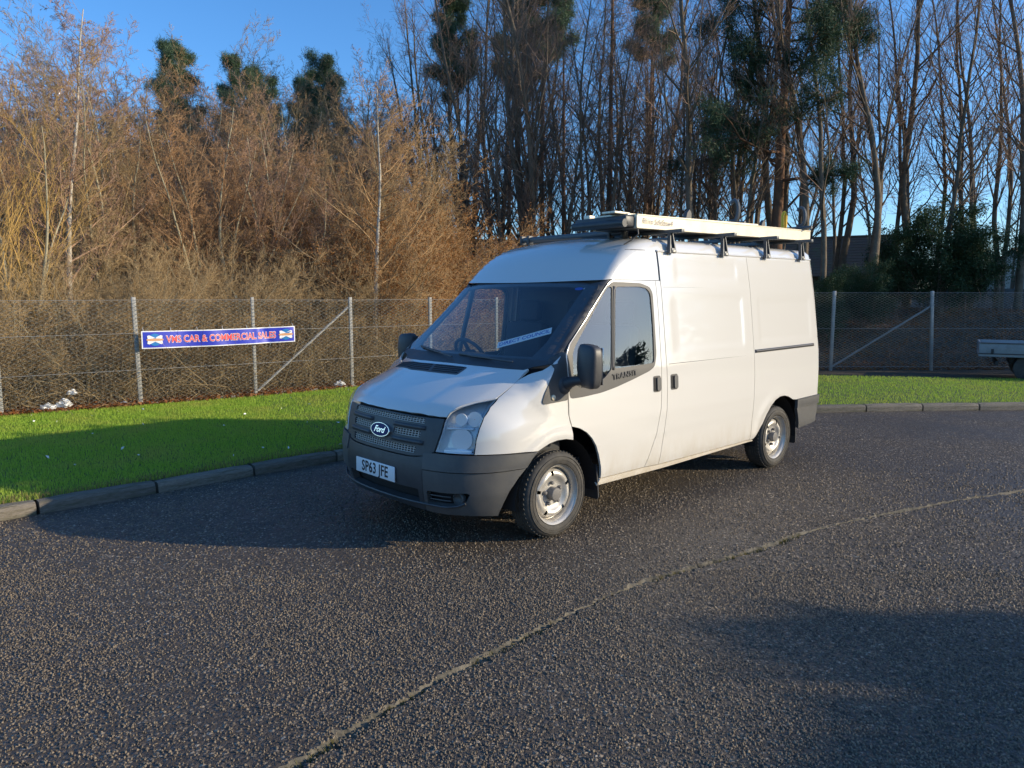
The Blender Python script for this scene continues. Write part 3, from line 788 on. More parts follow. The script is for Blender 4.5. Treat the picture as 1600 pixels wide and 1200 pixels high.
for mir in (False, True):
    up = [(PH, .578), (PH, .690), (.61, .700), (.877, .698), (1.0, .697), (1.12, .692), (1.337, .681), (1.29, .640), (1.245, .580), (.95, .578)]
    panel("bumper_corner_top", up, 'fan', M['greybump'], front_b, off=.012, gap=.0015, depth=.03, grid=.04, mirror=mir)
    lo = [(PH, .262), (.60, .258), (.82, .262), (.96, .256), (1.04, .250), (1.045, .275), (1.07, .34), (1.11, .43), (1.18, .52), (1.243, .576), (.95, .574), (PH, .574)]
    hl = [(.545, .335), (.56, .329), (.70, .326), (.775, .338), (.825, .37), (.848, .425), (.83, .433), (.70, .428), (.56, .428), (.545, .42)]
    bc = panel("bumper_corner", lo, 'fan', M['greybump'], front_b, holes=[hl], off=.004, gap=.0015, depth=.045, grid=.04, mirror=mir)
    p, n = on(.775, .385, 'fan', -.03, mir)
    MB().lathe([(.046, -.02), (.046, .012), (.040, .016), (.036, .004), (.02, -.01), (.003, -.014)], frame(p, Vector((1, -.25 if mir else .25, 0))), 20).build("fog_lamp", M['greybump'], bc)
    q = resample_open([(.56, .395), (.72, .395)], .03)
    for zz in (.365, .395):
        q[:, 1] = zz; o, d = rays(q, 'fan'); A = cast(o, d, -.02)
        if mir: A = A * [1, -1, 1]
        MB().tube(A, .006, 6).build("lower_grille_bar", M['black'], bc)
lip = [(-.82, .360), (-.765, .335), (-.69, .322), (-.45, .322), (0, .320), (.45, .322), (.69, .322), (.765, .335), (.82, .360)]
q = resample_open(lip, .04); o, d = rays(q, 'fan'); A = cast(o, d, .008)
MB().tube(A, .010, 8).build("bumper_lip", M['black'], front_b)
# number plate
pm = frame(Vector((.939, -.025, .4985)), Vector((1, 0, .02)))
plate = MB().box((0, 0, 0), (.520, .111, .008), None, .002).build("number_plate", M['plate'], van); plate.data.transform(pm)
for v in range(1): pass
text_obj("plate_lettering", "SP63 JFE", M['ink'], plate, pm @ Matrix.Translation((0, -.001, .0045)), size=.112, ext=.0008, offset=.0022, xs=.865, spacing=1.06)
text_obj("door_lettering", "TRANSIT", M['black'], van, frame(*on(-.752, 1.158, 'side', .006)) @ Matrix.Rotation(R(3.5), 4, 'Z'), size=.062, ext=.003, xs=1.18, spacing=1.08, offset=.0015)
# ---- rear face
rear = panel("rear_doors", [(-.90, .42), (.90, .42), (.93, .9), (.90, 1.4), (.86, 1.9), (.80, 2.2), (.4, 2.29), (-.4, 2.29), (-.80, 2.2), (-.86, 1.9), (-.90, 1.4), (-.93, .9)], 'rear', WP, van, grid=.08)
MB().box((-4.29, 0, .53), (.08, 1.80, .14), None, .02).build("rear_step", M['greybump'], van)
# ---- dark inner shell added to block light, arches
sh = MB()
sh.box((-2.76, 0, 1.20), (2.86, 1.56, 1.72)); sh.box((-1.75, 0, .48), (4.5, 1.16, .30))
sh.build("light_block_shell", M['dark'], van, smooth=False)
for cx in (0.0, -3.3):
    for s in (1, -1):
        mb = MB(); n = 18
        ri = .425
        pr = [(cx + ri * math.cos(t), .33 + ri * math.sin(t)) for t in np.linspace(-.12, math.pi + .12, n)]
        a = [mb.bm.verts.new((x, s * .955, z)) for x, z in pr]; b = [mb.bm.verts.new((x, s * .60, z)) for x, z in pr]
        for k in range(n - 1): mb.bm.faces.new((a[k], a[k + 1], b[k + 1], b[k]))
        mb.bm.faces.new(b)
        mb.build("wheel_arch_liner", M['dark'], van)
        fx = cx - .465
        mb = MB(); mb.poly_prism([(fx, s * .93, .47), (fx - .01, s * .94, .30), (fx - .03, s * .93, .20), (fx - .03, s * .915, .185), (fx - .03, s * .70, .185), (fx, s * .68, .47)], (-.012, 0, 0))
        mb.build("mud_flap", M['black'], van)
# ---- wheels
def wheel(cx, s):
    RT = .322
    w = empty("wheel"); w.parent = van
    w.matrix_local = Matrix.Translation((cx, s * .955, RT)) @ Matrix.Rotation(R(-90 * s), 4, 'X') @ Matrix.Rotation(R(23 if cx == 0 else 61), 4, 'Z')
    # local z points outwards
    tyre = MB().lathe([(.222, -.02), (.232, .003), (.250, .010), (.275, .012), (.298, .004), (.312, -.010), (.320, -.028), (.3225, -.055), (.3225, -.145), (.318, -.172), (.300, -.192), (.25, -.20), (.215, -.19)], n=56, caps=False).build("tyre", M['rubber'], w)
    tr = MB()
    for k in range(56):
        a = 2 * math.pi * k / 56
        for h, ln in ((-.036, .030), (-.164, .030)):
            tr.box((.3205 * math.cos(a), .3205 * math.sin(a), h), (.010, .014, ln), Matrix.Rotation(a, 3, 'Z') @ Matrix.Rotation(R(20), 3, 'X'))
    for h in (-.075, -.10, -.125):
        tr.lathe([(.3215, h - .009), (.3265, h - .008), (.3265, h + .008), (.3215, h + .009)], n=48, close=True)
    tr.build("tread", M['rubber'], tyre, smooth=False)
    for rr in (.262, .288):
        MB().lathe([(rr - .002, .010), (rr - .002, .0135), (rr + .002, .0135), (rr + .002, .008)], n=56, close=True).build("tyre_line", M['rubber'], tyre)
    # rim with disc, holes cut by leaving gaps between spokes
    rim = MB().lathe([(.226, .004), (.226, -.004), (.216, -.012), (.206, -.022), (.198, -.046), (.196, -.075), (.188, -.080)], n=56, caps=False).build("rim", M['steel'], w)
    # disc: ring grid with five slots
    rs = [.190, .182, .172, .160, .148, .138, .126, .112, .098, .085, .06, .03]
    hs = [-.072, -.056, -.042, -.033, -.030, -.032, -.040, -.052, -.058, -.060, -.060, -.060]
    n = 80; V = []; Fq = []
    for r_, h_ in zip(rs, hs):
        for k in range(n):
            a = 2 * math.pi * k / n
            V.append((r_ * math.cos(a), r_ * math.sin(a), h_ + (.004 * math.cos(5 * a) if .12 < r_ < .17 else 0)))
    for j in range(len(rs) - 1):
        rm = .5 * (rs[j] + rs[j + 1])
        for k in range(n):
            ph = ((k + .5) / n * 5) % 1.0
            if .138 < rm < .172 and (.41 < ph < .59): continue
            Fq.append((j * n + k, j * n + (k + 1) % n, (j + 1) * n + (k + 1) % n, (j + 1) * n + k))
    me = np_mesh("disc", V, [np.array(Fq)], smooth=True); link("wheel_disc", me, M['steel'], w)
    MB().lathe([(.195, -.10), (.03, -.10)], n=24).build("brake_drum", M['dark'], w)
    for k in range(5):
        a = 2 * math.pi * (k + .5) / 5
        MB().lathe([(.0145, -.062), (.0145, -.036), (.011, -.032), (.002, -.031)], Matrix.Translation((.082 * math.cos(a), .082 * math.sin(a), 0)), 6).build("wheel_nut", M['hub'], w)
    MB().lathe([(.052, -.06), (.050, -.010), (.046, -.004), (.030, -.001), (.002, .0)], n=28).build("hub_cap", M['hub'], w)
for cx in (0.0, -3.3):
    for s in (1, -1): wheel(cx, s)
# ---- cab interior
MB().box((-.15, 0, 1.13), (.50, 1.70, .22), None, .05).box((-.14, -.36, 1.25), (.26, .50, .10), None, .04).box((.02, 0, .85), (.3, 1.70, .5)).build("dashboard", M['dash'], van)
MB().box((-.55, 0, .50), (1.30, 1.66, .06)).build("cab_floor", M['dash'], van)
MB().box((-1.31, 0, 1.25), (.03, 1.60, 1.40)).build("bulkhead", M['lining'], van)
MB().box((-.98, 0, 1.90), (.60, 1.50, .04), None, .01).build("headlining", M['lining'], van)
def seat(y, w):
    s = MB(); s.box((-.80, y, .80), (.50, w, .16), None, .05)
    s.box((-1.06, y, 1.20), (.14, w * .96, .68), Matrix.Rotation(R(-10), 3, 'Y'), .05)
    ss = s.build("seat", M['seat'], van)
    for yy in ([y] if w < .7 else [y - w / 4, y + w / 4]):
        MB().box((-1.15, yy, 1.64), (.10, .26, .20), Matrix.Rotation(R(-8), 3, 'Y'), .04).tube([(-1.13, yy - .06, 1.50), (-1.14, yy - .06, 1.58)], .007, 6).tube([(-1.13, yy + .06, 1.50), (-1.14, yy + .06, 1.58)], .007, 6).build("headrest", M['seat'], ss)
seat(-.50, .52); seat(.36, .92)
sw = MB()
swm = Matrix.Translation((-.36, -.45, 1.24)) @ Matrix.Rotation(R(-58), 4, 'Y')
ring = [swm @ Vector((.19 * math.cos(t), .19 * math.sin(t), 0)) for t in np.linspace(0, 2 * math.pi, 33)]
sw.tube(ring, .016, 8, False).tube([swm @ Vector((-.18, 0, 0)), swm @ Vector((.18, 0, 0))], .018, 6).tube([swm @ Vector((0, 0, 0)), swm @ Vector((0, 0, -.30))], .035, 8).box(swm @ Vector((0, 0, .01)), (.14, .14, .04), swm.to_3x3(), .02)
sw.build("steering_wheel", M['dash'], van)
MB().box((-.02, -.20, 1.272), (.20, .12, .035), Matrix.Rotation(R(25), 3, 'Z'), .006).build("paper_pad", M['paper'], van)
MB().box((-.10, .10, 1.262), (.05, .20, .012), Matrix.Rotation(R(-15), 3, 'Z'), .003).build("folded_paper", M['paper'], van)
MB().box((-.06, .42, 1.256), (.012, .22, .008), Matrix.Rotation(R(22), 3, 'Z'), .003).build("dash_pen", M['chrome'], van)
# ---- paper sign and stickers inside the windscreen
pA, nA = on(.50, 1.455, 'front', -.014); sm = frame(pA, nA) @ Matrix.Rotation(R(24), 4, 'Z')
sign = MB().box((0, 0, 0), (.465, .072, .0016)).build("windscreen_sign", M['paper'], van); sign.data.transform(sm)
text_obj("sign_lettering", "DIRECT COUNCIL", M['sticker'], sign, sm @ Matrix.Translation((.002, 0, .0012)), size=.055, ext=.0004, xs=.98, offset=.0006)
for y, mt, nm in ((.665, 'sticker', "windscreen_sticker"), (.735, 'paper', "windscreen_sticker")):
    pA, nA = on(y, 1.835, 'front', -.0085); MB().lathe([(.03, -.0005), (.03, .0006)], frame(pA, nA) @ Matrix.Diagonal((1.3 if mt == 'sticker' else .95, .55, 1, 1)), 12).build(nm, M[mt], van)
# ---- roof rack: four bars on feet, ladder box, clamps
rack = empty("roof_rack"); rack.parent = van
bars = [-1.49, -2.33, -3.13, -3.88]
barz = [2.326, 2.344, 2.358, 2.366]
for i, x in enumerate(bars):
    zt = GUT(x)
    zb = barz[i]
    MB().box((x, 0, zb), (.045, 1.96, .032), None, .006).build("crossbar", M['rackgrey'], rack)
    for s in (1, -1):
        f = MB()
        f.poly_prism([(x - .050, s * .868, zt - .012), (x + .050, s * .868, zt - .012), (x + .020, s * .845, zb - .012), (x - .020, s * .845, zb - .012)], (0, -s * .012, 0))
        f.poly_prism([(x - .050, s * .868, zt - .012), (x - .034, s * .868, zt - .012), (x - .012, s * .845, zb - .012), (x - .020, s * .845, zb - .012)], (0, s * .020, 0))
        f.poly_prism([(x + .050, s * .868, zt - .012), (x + .034, s * .868, zt - .012), (x + .012, s * .845, zb - .012), (x + .020, s * .845, zb - .012)], (0, s * .020, 0))
        f.box((x, s * .880, zt + .010), (.060, .022, .040), None, .004)
        f.build("rack_foot", M['rackgrey'], rack)
        MB().box((x, s * .894, zt + .006), (.030, .006, .018)).build("rack_bolt", M['steel'], rack)
# front roller bar across the roof
zf = 2.355
MB().tube([(-1.33, -.80, zf - .02), (-1.33, .50, zf - .02)], .026, 12).build("roller_bar", M['rackgrey'], rack)
for y in (-.80, -.70, .33, .48):
    MB().box((-1.33, y, zf - .025), (.07, .03, .09), None, .008).build("roller_bracket", M['black'], rack)
# ladder box: two long aluminium channels and a tray
box = empty("ladder_box"); box.parent = van
x0, x1 = -1.09, -4.20; y0, y1 = .33, .80
za, zb_ = 2.335, 2.388
def slab(name, ya, yb, h0, h1, mt, xa=x0, xb=x1):
    m = MB(); dz = zb_ - za
    m.poly_prism([(xa, ya, za + h0), (xb, ya, zb_ + h0), (xb, ya, zb_ + h1), (xa, ya, za + h1)], (0, yb - ya, 0))
    return m.build(name, mt, box, smooth=False)
sidech = slab("side_channel", y1 - .03, y1, .0, .105, M['alu'])
slab("channel_flange", y1 - .07, y1 + .006, .106, .114, M['alu'])
slab("channel_lip", y1 - .002, y1 + .004, .002, .010, M['alu'])
slab("side_channel", y0, y0 + .03, .0, .105, M['alu'])
slab("tray", y0 + .03, y1 - .03, .004, .016, M['rackgrey'])
slab("tray_lid", y0 + .05, y1 - .08, .112, .124, M['alu'], x0 + .02, -3.2)
MB().box((x0 + .06, .50, za + .055), (.12, .56, .085), None, .012).build("end_block", M['black'], box)
MB().tube([(x0 + .13, .22, za + .035), (x0 + .13, .78, za + .035)], .034, 12).build("end_roller", M['black'], box)
MB().box((x0 + .05, .62, za + .128), (.20, .14, .018), None, .004).box((x0 + .02, .30, za + .118), (.07, .07, .035), None, .006).build("locking_plate", M['alu'], box)
MB().tube([(x0 - .02, y1 - .01, za + .02), (x0 - .01, y1 + .01, za - .05), (x0 + .03, y1 - .03, za - .10), (x0 + .09, y1 - .06, za - .135)], .006, 6).build("hanging_cord", M['trim'], box)
text_obj("box_lettering", "Rhino SafeStow4", M['printgrey'], box, Matrix.Translation((x0 - .28, y1 + .0065, za + .062)) @ Matrix(((-1, 0, 0, 0), (0, 0, 1, 0), (0, 1, 0, 0), (0, 0, 0, 1))), size=.066, ext=.0003, shear=.25, xs=.95)
def clamp(x, y, h, horn=True):
    c = MB(); z = za + .115
    z += .045
    c.tube([(x + .02, y - .16, z + .03), (x + .02, y + .14, z + .03)], .018, 8)
    pts = [(x, y + .05 * math.cos(t), z + .03 + h * .55 + h * .45 * math.sin(t)) for t in np.linspace(-2.2, 2.4, 12)]
    c.tube([(x, y - .02, z)] + pts, .020, 8)
    c.build("ladder_clamp", M['rackgrey'], box)
clamp(-3.10, .50, .24); clamp(-4.08, .74, .22)
for x in (-2.15, -3.55):
    c = MB(); c.poly_prism([(x + .05, .55, za + .11), (x - .05, .55, za + .11), (x - .05, .55, za + .22), (x - .02, .55, za + .255), (x + .02, .55, za + .22)], (0, .035, 0)); c.build("ladder_stop", M['trim'], box)
yl = MB(); yx = -3.98
yl.tube([(yx + .035, .60, za + .11), (yx + .035, .60, za + .33), (yx + .020, .60, za + .355), (yx, .60, za + .365), (yx - .020, .60, za + .355), (yx - .035, .60, za + .33), (yx - .035, .60, za + .11)], .017, 8)
yl.build("yellow_hoop", M['yellow'], box)
# ================================================================ ground, road, kerb, lawn
def polyline(pts, step):
    return resample_open(pts, step)
SEAM = smooth_path = None
def catmull(pts, n=10):
    P = np.array(pts, float); P = np.concatenate([[2 * P[0] - P[1]], P, [2 * P[-1] - P[-2]]])
    out = []
    for i in range(1, len(P) - 2):
        p0, p1, p2, p3 = P[i - 1:i + 3]
        for t in np.linspace(0, 1, n, endpoint=False):
            out.append(.5 * ((2 * p1) + (-p0 + p2) * t + (2 * p0 - 5 * p1 + 4 * p2 - p3) * t * t + (-p0 + 3 * p1 - 3 * p2 + p3) * t ** 3))
    out.append(P[-2])
    return np.array(out)
KERB = catmull([(-11.0, -1.5), (-8.0, 1.62), (-5.9, 3.80), (-4.07, 5.65), (-3.22, 6.49), (-1.83, 7.86), (.2, 9.45), (2.2, 10.52), (4.74, 11.18), (8.07, 11.46), (13, 11.6), (20, 11.6), (34, 11.6)], 12)
FENCE_L = [(-10.5, 8.15), (-8.98, 9.42), (-7.47, 10.58), (-5.97, 11.66), (-4.53, 12.84), (-3.10, 14.10), (-1.70, 15.25), (-.35, 16.35), (.90, 17.35), (2.06, 18.30)]
RY = 18.3
def tri_poly(name, poly, z, mt, hf=None, step=None):
    P = [Vector(p) for p in poly]; n = len(P)
    r = delaunay_2d_cdt(P, [(i, (i + 1) % n) for i in range(n)], [], 0, 1e-7)
    V = np.array([(v.x, v.y) for v in r[0]]); T = np.array(r[2]); T = T[inside(V[T].mean(1), np.array(poly))]
    a = V[T]; ar = (a[:, 1, 0] - a[:, 0, 0]) * (a[:, 2, 1] - a[:, 0, 1]) - (a[:, 2, 0] - a[:, 0, 0]) * (a[:, 1, 1] - a[:, 0, 1])
    T[ar < 0] = T[ar < 0][:, ::-1]
    me = np_mesh(name, np.concatenate([V, np.full((len(V), 1), z)], 1), [T])
    return link(name, me, mt)
# joint between the two lays of asphalt
sj = catmull([(-4.6, -3.0), (-2.9, -.4), (-1.75, 1.35), (-.85, 2.56), (-.46, 3.07), (.28, 3.88), (.85, 4.42), (1.64, 4.93), (2.37, 5.46), (3.34, 5.98), (4.72, 6.58), (7.2, 7.35), (12, 8.5), (34, 11.0)], 40)
tj = np.gradient(sj, axis=0); tj /= np.linalg.norm(tj, axis=1, keepdims=True); nj = np.stack([-tj[:, 1], tj[:, 0]], 1)
kq = np.arange(len(sj)); br = np.clip(.62 + .5 * np.sin(kq * .11) + .5 * np.sin(kq * .047 + 1) + .35 * rng.standard_normal(len(sj)), .0, 1.3)
wl = (.010 + .040 * br * (.4 + .6 * rng.random(len(sj))))[:, None]; wr = (.010 + .040 * br * (.4 + .6 * rng.random(len(sj))))[:, None]
sj = sj + nj * (.010 * rng.standard_normal(len(sj)))[:, None]
eL = sj + nj * wl; eR = sj - nj * wr
road_back = tri_poly("road", [tuple(p) for p in eL] + [tuple(p) for p in KERB[::-1]], 0.0, M['asphalt'])
tag(road_back, kind="structure")
road_front = tri_poly("road_near", [tuple(p) for p in eR[::-1]] + [(-4.6, -14), (34, -14)], 0.0, M['asphalt'])
road_front.name = "road"; tag(road_front, kind="structure")
n = len(sj)
mid = np.concatenate([sj + nj * .004 * rng.standard_normal((n, 1)), (-.034 - .012 * rng.random((n, 1)))], 1)
Vg = np.concatenate([np.c_[eL, np.zeros(n)], np.c_[sj + nj * wl * .6, np.full(n, -.012) + .008 * rng.random(n)], mid, np.c_[eR + nj * .010, np.full(n, -.036)], np.c_[eR, np.zeros(n)]])
i = np.arange(n - 1); Fg = np.concatenate([np.stack([i + k * n, i + 1 + k * n, i + 1 + (k + 1) * n, i + (k + 1) * n], 1) for k in range(4)])
M['joint'] = mat("joint_dirt", (0.19, 0.165, 0.12), 0.9, noise=(7, (0.06, 0.055, 0.04), .15), bump=(60, .6, .01))
j = link("road_joint", np_mesh("road_joint", Vg, [Fg], True), M['joint']); tag(j, kind="structure")

# chippings standing proud of the bitumen, as far as they can be told apart
def chippings(N, y0, y1, size):
    y = np.sqrt(rng.random(N) * (y1 ** 2 - y0 ** 2) + y0 ** 2); x = (rng.random(N) * 2 - 1) * .76 * y
    nz = np.sin(x * 1.7 + 2 * np.sin(y * .9)) * np.sin(y * 1.3 + 1.5 * np.sin(x * .7)) + .6 * np.sin(x * 4.1 + y * 3.3)
    near = np.interp(x, sj[:, 0], sj[:, 1]) > y
    k = (rng.random(N) < (.55 + .30 * nz + .18 * near) * (1 - sst(5.8, 8.4, y))) & (np.abs(np.interp(x, sj[:, 0], sj[:, 1]) - y) > .03)
    dl = np.min(np.hypot(x[:, None] - KERB[None, ::6, 0], y[:, None] - KERB[None, ::6, 1]), axis=1)
    lx = np.interp(y, KERB[:100, 1], KERB[:100, 0]); k &= x > lx + .05
    x, y = x[k], y[k]; N = len(x)
    a0 = rng.random(N) * 6.28; sx = size * (.55 + .75 * rng.random(N)); el = .55 + .4 * rng.random(N); hh = size * (.22 + .28 * rng.random(N))
    V = []
    for ring, (f, z) in enumerate(((1.0, -.12), (.62, 1.0))):
        for c in range(3):
            an = a0 + c * 2.0944 + rng.normal(size=N) * .28; rr = f * (.75 + .5 * rng.random(N)) * sx * .5
            lx_ = rr * np.cos(an - a0); ly_ = rr * np.sin(an - a0) * el
            V.append(np.stack([x + lx_ * np.cos(a0) - ly_ * np.sin(a0), y + lx_ * np.sin(a0) + ly_ * np.cos(a0), hh * z * (1 + .25 * rng.normal(size=N) * ring)], 1))
    V = np.stack(V, 1).reshape(-1, 3); b = (np.arange(N) * 6)[:, None]
    Q = np.concatenate([b + np.array([c, (c + 1) % 3, 3 + (c + 1) % 3, 3 + c]) for c in range(3)])
    return V, Q, b + np.array([3, 4, 5])
c1, q1, t1_ = chippings(98000, 1.75, 4.6, .0140); c2, q2, t2_ = chippings(70000, 4.6, 8.6, .0168)
M['chip'] = leaf_mat("stone_chipping", (0.075, 0.064, 0.052), (0.28, 0.22, 0.15), .0, .6)
ch = link("road_chippings", np_mesh("road_chippings", np.concatenate([c1, c2]), [np.concatenate([q1, q2 + len(c1)]), np.concatenate([t1_, t2_ + len(c1)])]), M['chip'])
tag(ch, "tan and grey stone chippings set in the asphalt", "chippings", kind="stuff")

# terrain sheet, reaching the horizon
def behind(x, y):
    d1 = ((x + 7.47) * -.629 + (y - 10.58) * .777)      # left fence
    d2 = y - RY
    return np.where(x < 2.06, np.minimum(d1, np.where(x > -3, 99, 99)), d2)
def H(x, y):
    d = behind(x, y); r = sst(-2, 12, x)
    n1 = .10 * np.sin(x * .9 + 1.3 * np.sin(y * .5)) + .08 * np.sin(y * 1.3 + x * .4)
    rise = (.30 * sst(.5, 9, d) + .9 * sst(8, 40, d)) * (1 - r) + (1.25 * sst(.3, 6, d) + 1.0 * sst(6, 30, d)) * r
    return np.where(d > 0, -.05 + rise + n1 * sst(.4, 3, d), -.06)
gx = np.concatenate([np.linspace(-900, -64, 12), np.linspace(-60, 60, 161), np.linspace(64, 900, 12)])
gy = np.concatenate([np.linspace(-900, -14, 10), np.linspace(-8, 70, 131), np.linspace(76, 1600, 16)])
X, Y = np.meshgrid(gx, gy); Z = H(X, Y)
Vt = np.stack([X, Y, Z], -1).reshape(-1, 3); nx = len(gx)
a = (np.arange(len(gy) - 1)[:, None] * nx + np.arange(nx - 1)[None]).ravel()
terr = link("ground", np_mesh("ground", Vt, [np.stack([a, a + 1, a + nx + 1, a + nx], 1)], True), M['forest']); tag(terr, kind="structure")

# kerb stones
kerb = empty("kerb"); tag(kerb, kind="structure")
def kerb_mesh(mt, seed):
    r = random.Random(seed); L = .918
    bm = bmesh.new()
    prof = [(0, -.06), (0, .070), (-.012, .094), (-.028, .104), (-.125, .106), (-.125, -.06)]
    rows = []
    for u in np.linspace(0, L, 7):
        e = .006 if u in (0, L) else 0
        rows.append([bm.verts.new((u, y - e * (1 if y > -.06 else -1) + r.uniform(-.002, .002), z - (e if z > 0 else 0) + r.uniform(-.002, .002))) for y, z in prof])
    for A, B in zip(rows[:-1], rows[1:]):
        for k in range(len(prof) - 1): bm.faces.new((A[k], B[k], B[k + 1], A[k + 1]))
    bm.faces.new(rows[0][::-1]); bm.faces.new(rows[-1])
    bmesh.ops.recalc_face_normals(bm, faces=bm.faces)
    me = bpy.data.meshes.new("kerb_stone"); bm.to_mesh(me); bm.free(); me.materials.append(mt)
    return me
kms = [kerb_mesh(M['kerb'], 1), kerb_mesh(M['kerb2'], 2), kerb_mesh(M['kerb'], 3)]
ks = np.concatenate([[0], np.cumsum(np.linalg.norm(np.diff(KERB, axis=0), axis=1))])
at_len = lambda s: np.array([np.interp(s, ks, KERB[:, 0]), np.interp(s, ks, KERB[:, 1])])
d0 = ks[np.argmin(np.hypot(KERB[:, 0] + 3.90, KERB[:, 1] - 5.80))] % .93
s = d0; q = 0
while s + .93 < ks[-1]:
    A, B = at_len(s), at_len(s + .93); t = (B - A); ang = math.atan2(t[1], t[0])
    o = link("kerb_stone", kms[(q * 7 + q // 3) % 3], None, kerb)
    o.location = (A[0] + .006 * math.cos(ang), A[1] + .006 * math.sin(ang), random.uniform(-.006, .004))
    # profile runs to -y: the lawn lies to the left of the path, so flip
    o.rotation_euler = (random.uniform(-.01, .01), 0, ang + random.uniform(-.006, .006))
    o.scale = (.986, -1, 1)
    s += .93; q += 1

# lawn
LAWN_IN = KERB + 0
tk = np.gradient(KERB, axis=0); tk /= np.linalg.norm(tk, axis=1, keepdims=True); nk = np.stack([-tk[:, 1], tk[:, 0]], 1)
LIN = KERB + nk * .118
lawn_out = [(-16, 3.6), (-10.6, 7.95), (-7.55, 10.42), (-6.05, 11.48), (-4.60, 12.66), (-3.15, 13.92), (-1.2, 15.2), (1.2, 16.4), (3.2, 16.6), (6, 16.3), (10, 15.7), (14, 15.3), (22, 15.0), (34, 15.0)]
LO = resample_open(lawn_out, .3); so = np.concatenate([[0], np.cumsum(np.linalg.norm(np.diff(LO, axis=0), axis=1))])
NU, NV = 140, 16
si = np.concatenate([[0], np.cumsum(np.linalg.norm(np.diff(LIN, axis=0), axis=1))])
uu = np.linspace(0, 1, NU)
# match parameters so that the ruling lines stay roughly perpendicular
ctrl_in = [0, at_len and si[np.argmin(np.hypot(LIN[:, 0] + 5.9, LIN[:, 1] - 3.8))], si[np.argmin(np.hypot(LIN[:, 0] + 1.83, LIN[:, 1] - 7.9))], si[np.argmin(np.hypot(LIN[:, 0] - 4.74, LIN[:, 1] - 11.2))], si[-1]]
ctrl_out = [0, so[np.argmin(np.hypot(LO[:, 0] + 9.2, LO[:, 1] - 9.0))], so[np.argmin(np.hypot(LO[:, 0] + 4.6, LO[:, 1] - 12.66))], so[np.argmin(np.hypot(LO[:, 0] - 4.5, LO[:, 1] - 16.5))], so[-1]]
tin = np.interp(uu, [0, .2, .5, .75, 1], ctrl_in); tout = np.interp(uu, [0, .2, .5, .75, 1], ctrl_out)
LA = np.stack([np.interp(tin, si, LIN[:, 0]), np.interp(tin, si, LIN[:, 1])], 1); LB = np.stack([np.interp(tout, so, LO[:, 0]), np.interp(tout, so, LO[:, 1])], 1)
def lawn_z(x, y, v): return .098 - .055 * v + .02 * np.sin(x * .8) * np.sin(y * .7 + 1) * v
def lawn_pt(u, v):
    k = u * (NU - 1); i0 = np.clip(k.astype(int), 0, NU - 2); f = (k - i0)[:, None]
    A = LA[i0] * (1 - f) + LA[i0 + 1] * f; B = LB[i0] * (1 - f) + LB[i0 + 1] * f
    P = A * (1 - v[:, None]) + B * v[:, None]
    return np.c_[P, lawn_z(P[:, 0], P[:, 1], v)]
U, Vv = np.meshgrid(np.linspace(0, 1, NU), np.linspace(0, 1, NV)); PL = lawn_pt(U.ravel(), Vv.ravel())
a = (np.arange(NV - 1)[:, None] * NU + np.arange(NU - 1)[None]).ravel()
lawn = link("lawn", np_mesh("lawn", PL, [np.stack([a, a + 1, a + NU + 1, a + NU], 1)], True), M['soil']); tag(lawn, kind="structure")
def blades(name, P, hgt, wid, mt, lean=.35, label=None, cat="grass"):
    N = len(P); th = rng.random(N) * 2 * math.pi; d = np.stack([np.cos(th), np.sin(th), 0 * th], 1)
    ph = rng.random(N) * 2 * math.pi; l = np.stack([np.cos(ph), np.sin(ph), 0 * ph], 1) * (rng.random((N, 1)) * lean)
    h = (hgt * (.55 + .9 * rng.random(N)))[:, None]; w = (wid * (.6 + .8 * rng.random(N)))[:, None]
    b0, b1 = P - d * w / 2, P + d * w / 2
    m = P + (np.array([0, 0, 1.]) + l * .5) * h * .55
    t = P + (np.array([0, 0, 1.]) + l * 1.6) * h * .95
    V = np.stack([b0, b1, m - d * w * .35, m + d * w * .35, t], 1).reshape(-1, 3)
    k = np.arange(N) * 5
    o = link(name, np_mesh(name, V, [np.stack([k, k + 1, k + 3, k + 2], 1), np.stack([k + 2, k + 3, k + 4], 1)]), mt)
    tag(o, label, cat, kind="stuff"); return o
def sample_lawn(N):
    u = rng.random(N); v = rng.random(N)
    return lawn_pt(u, v), v
P, v = sample_lawn(900000)
px = P[:, 0] / np.maximum(P[:, 1], .1)
hid = (P[:, 0] > -1.3) & (px < .40)
keep = (np.abs(px) < .80) & (P[:, 1] > 3) & (P[:, 1] < 17.5) & (~hid | (rng.random(len(P)) < .06))
P = P[keep][:155000]
grass = blades("grass", P, .032, .0062, M['grass'], label="short bright green mown grass covering the lawn")
ku = rng.random(5200) * .62 + .05
kp = lawn_pt(ku, rng.random(5200) ** 2 * .035)
blades("verge_grass", kp, .050, .0045, M['grassdry'], .9, "dry straggly grass along the back of the kerb")
# moss and weeds in the joint
k = rng.integers(100, 330, 2200); kk = (np.sin(k * .21) + np.sin(k * .07 + 1)) > -.2
k = k[kk]; pp = np.c_[sj[k] + tj[k] * (rng.random((len(k), 1)) - .5) * .05 + nj[k] * (rng.random((len(k), 1)) - .25) * .05, np.full(len(k), -.022)]
blades("joint_moss", pp, .020, .005, M['moss'], .8, "moss and dry weed in the asphalt joint", "moss")

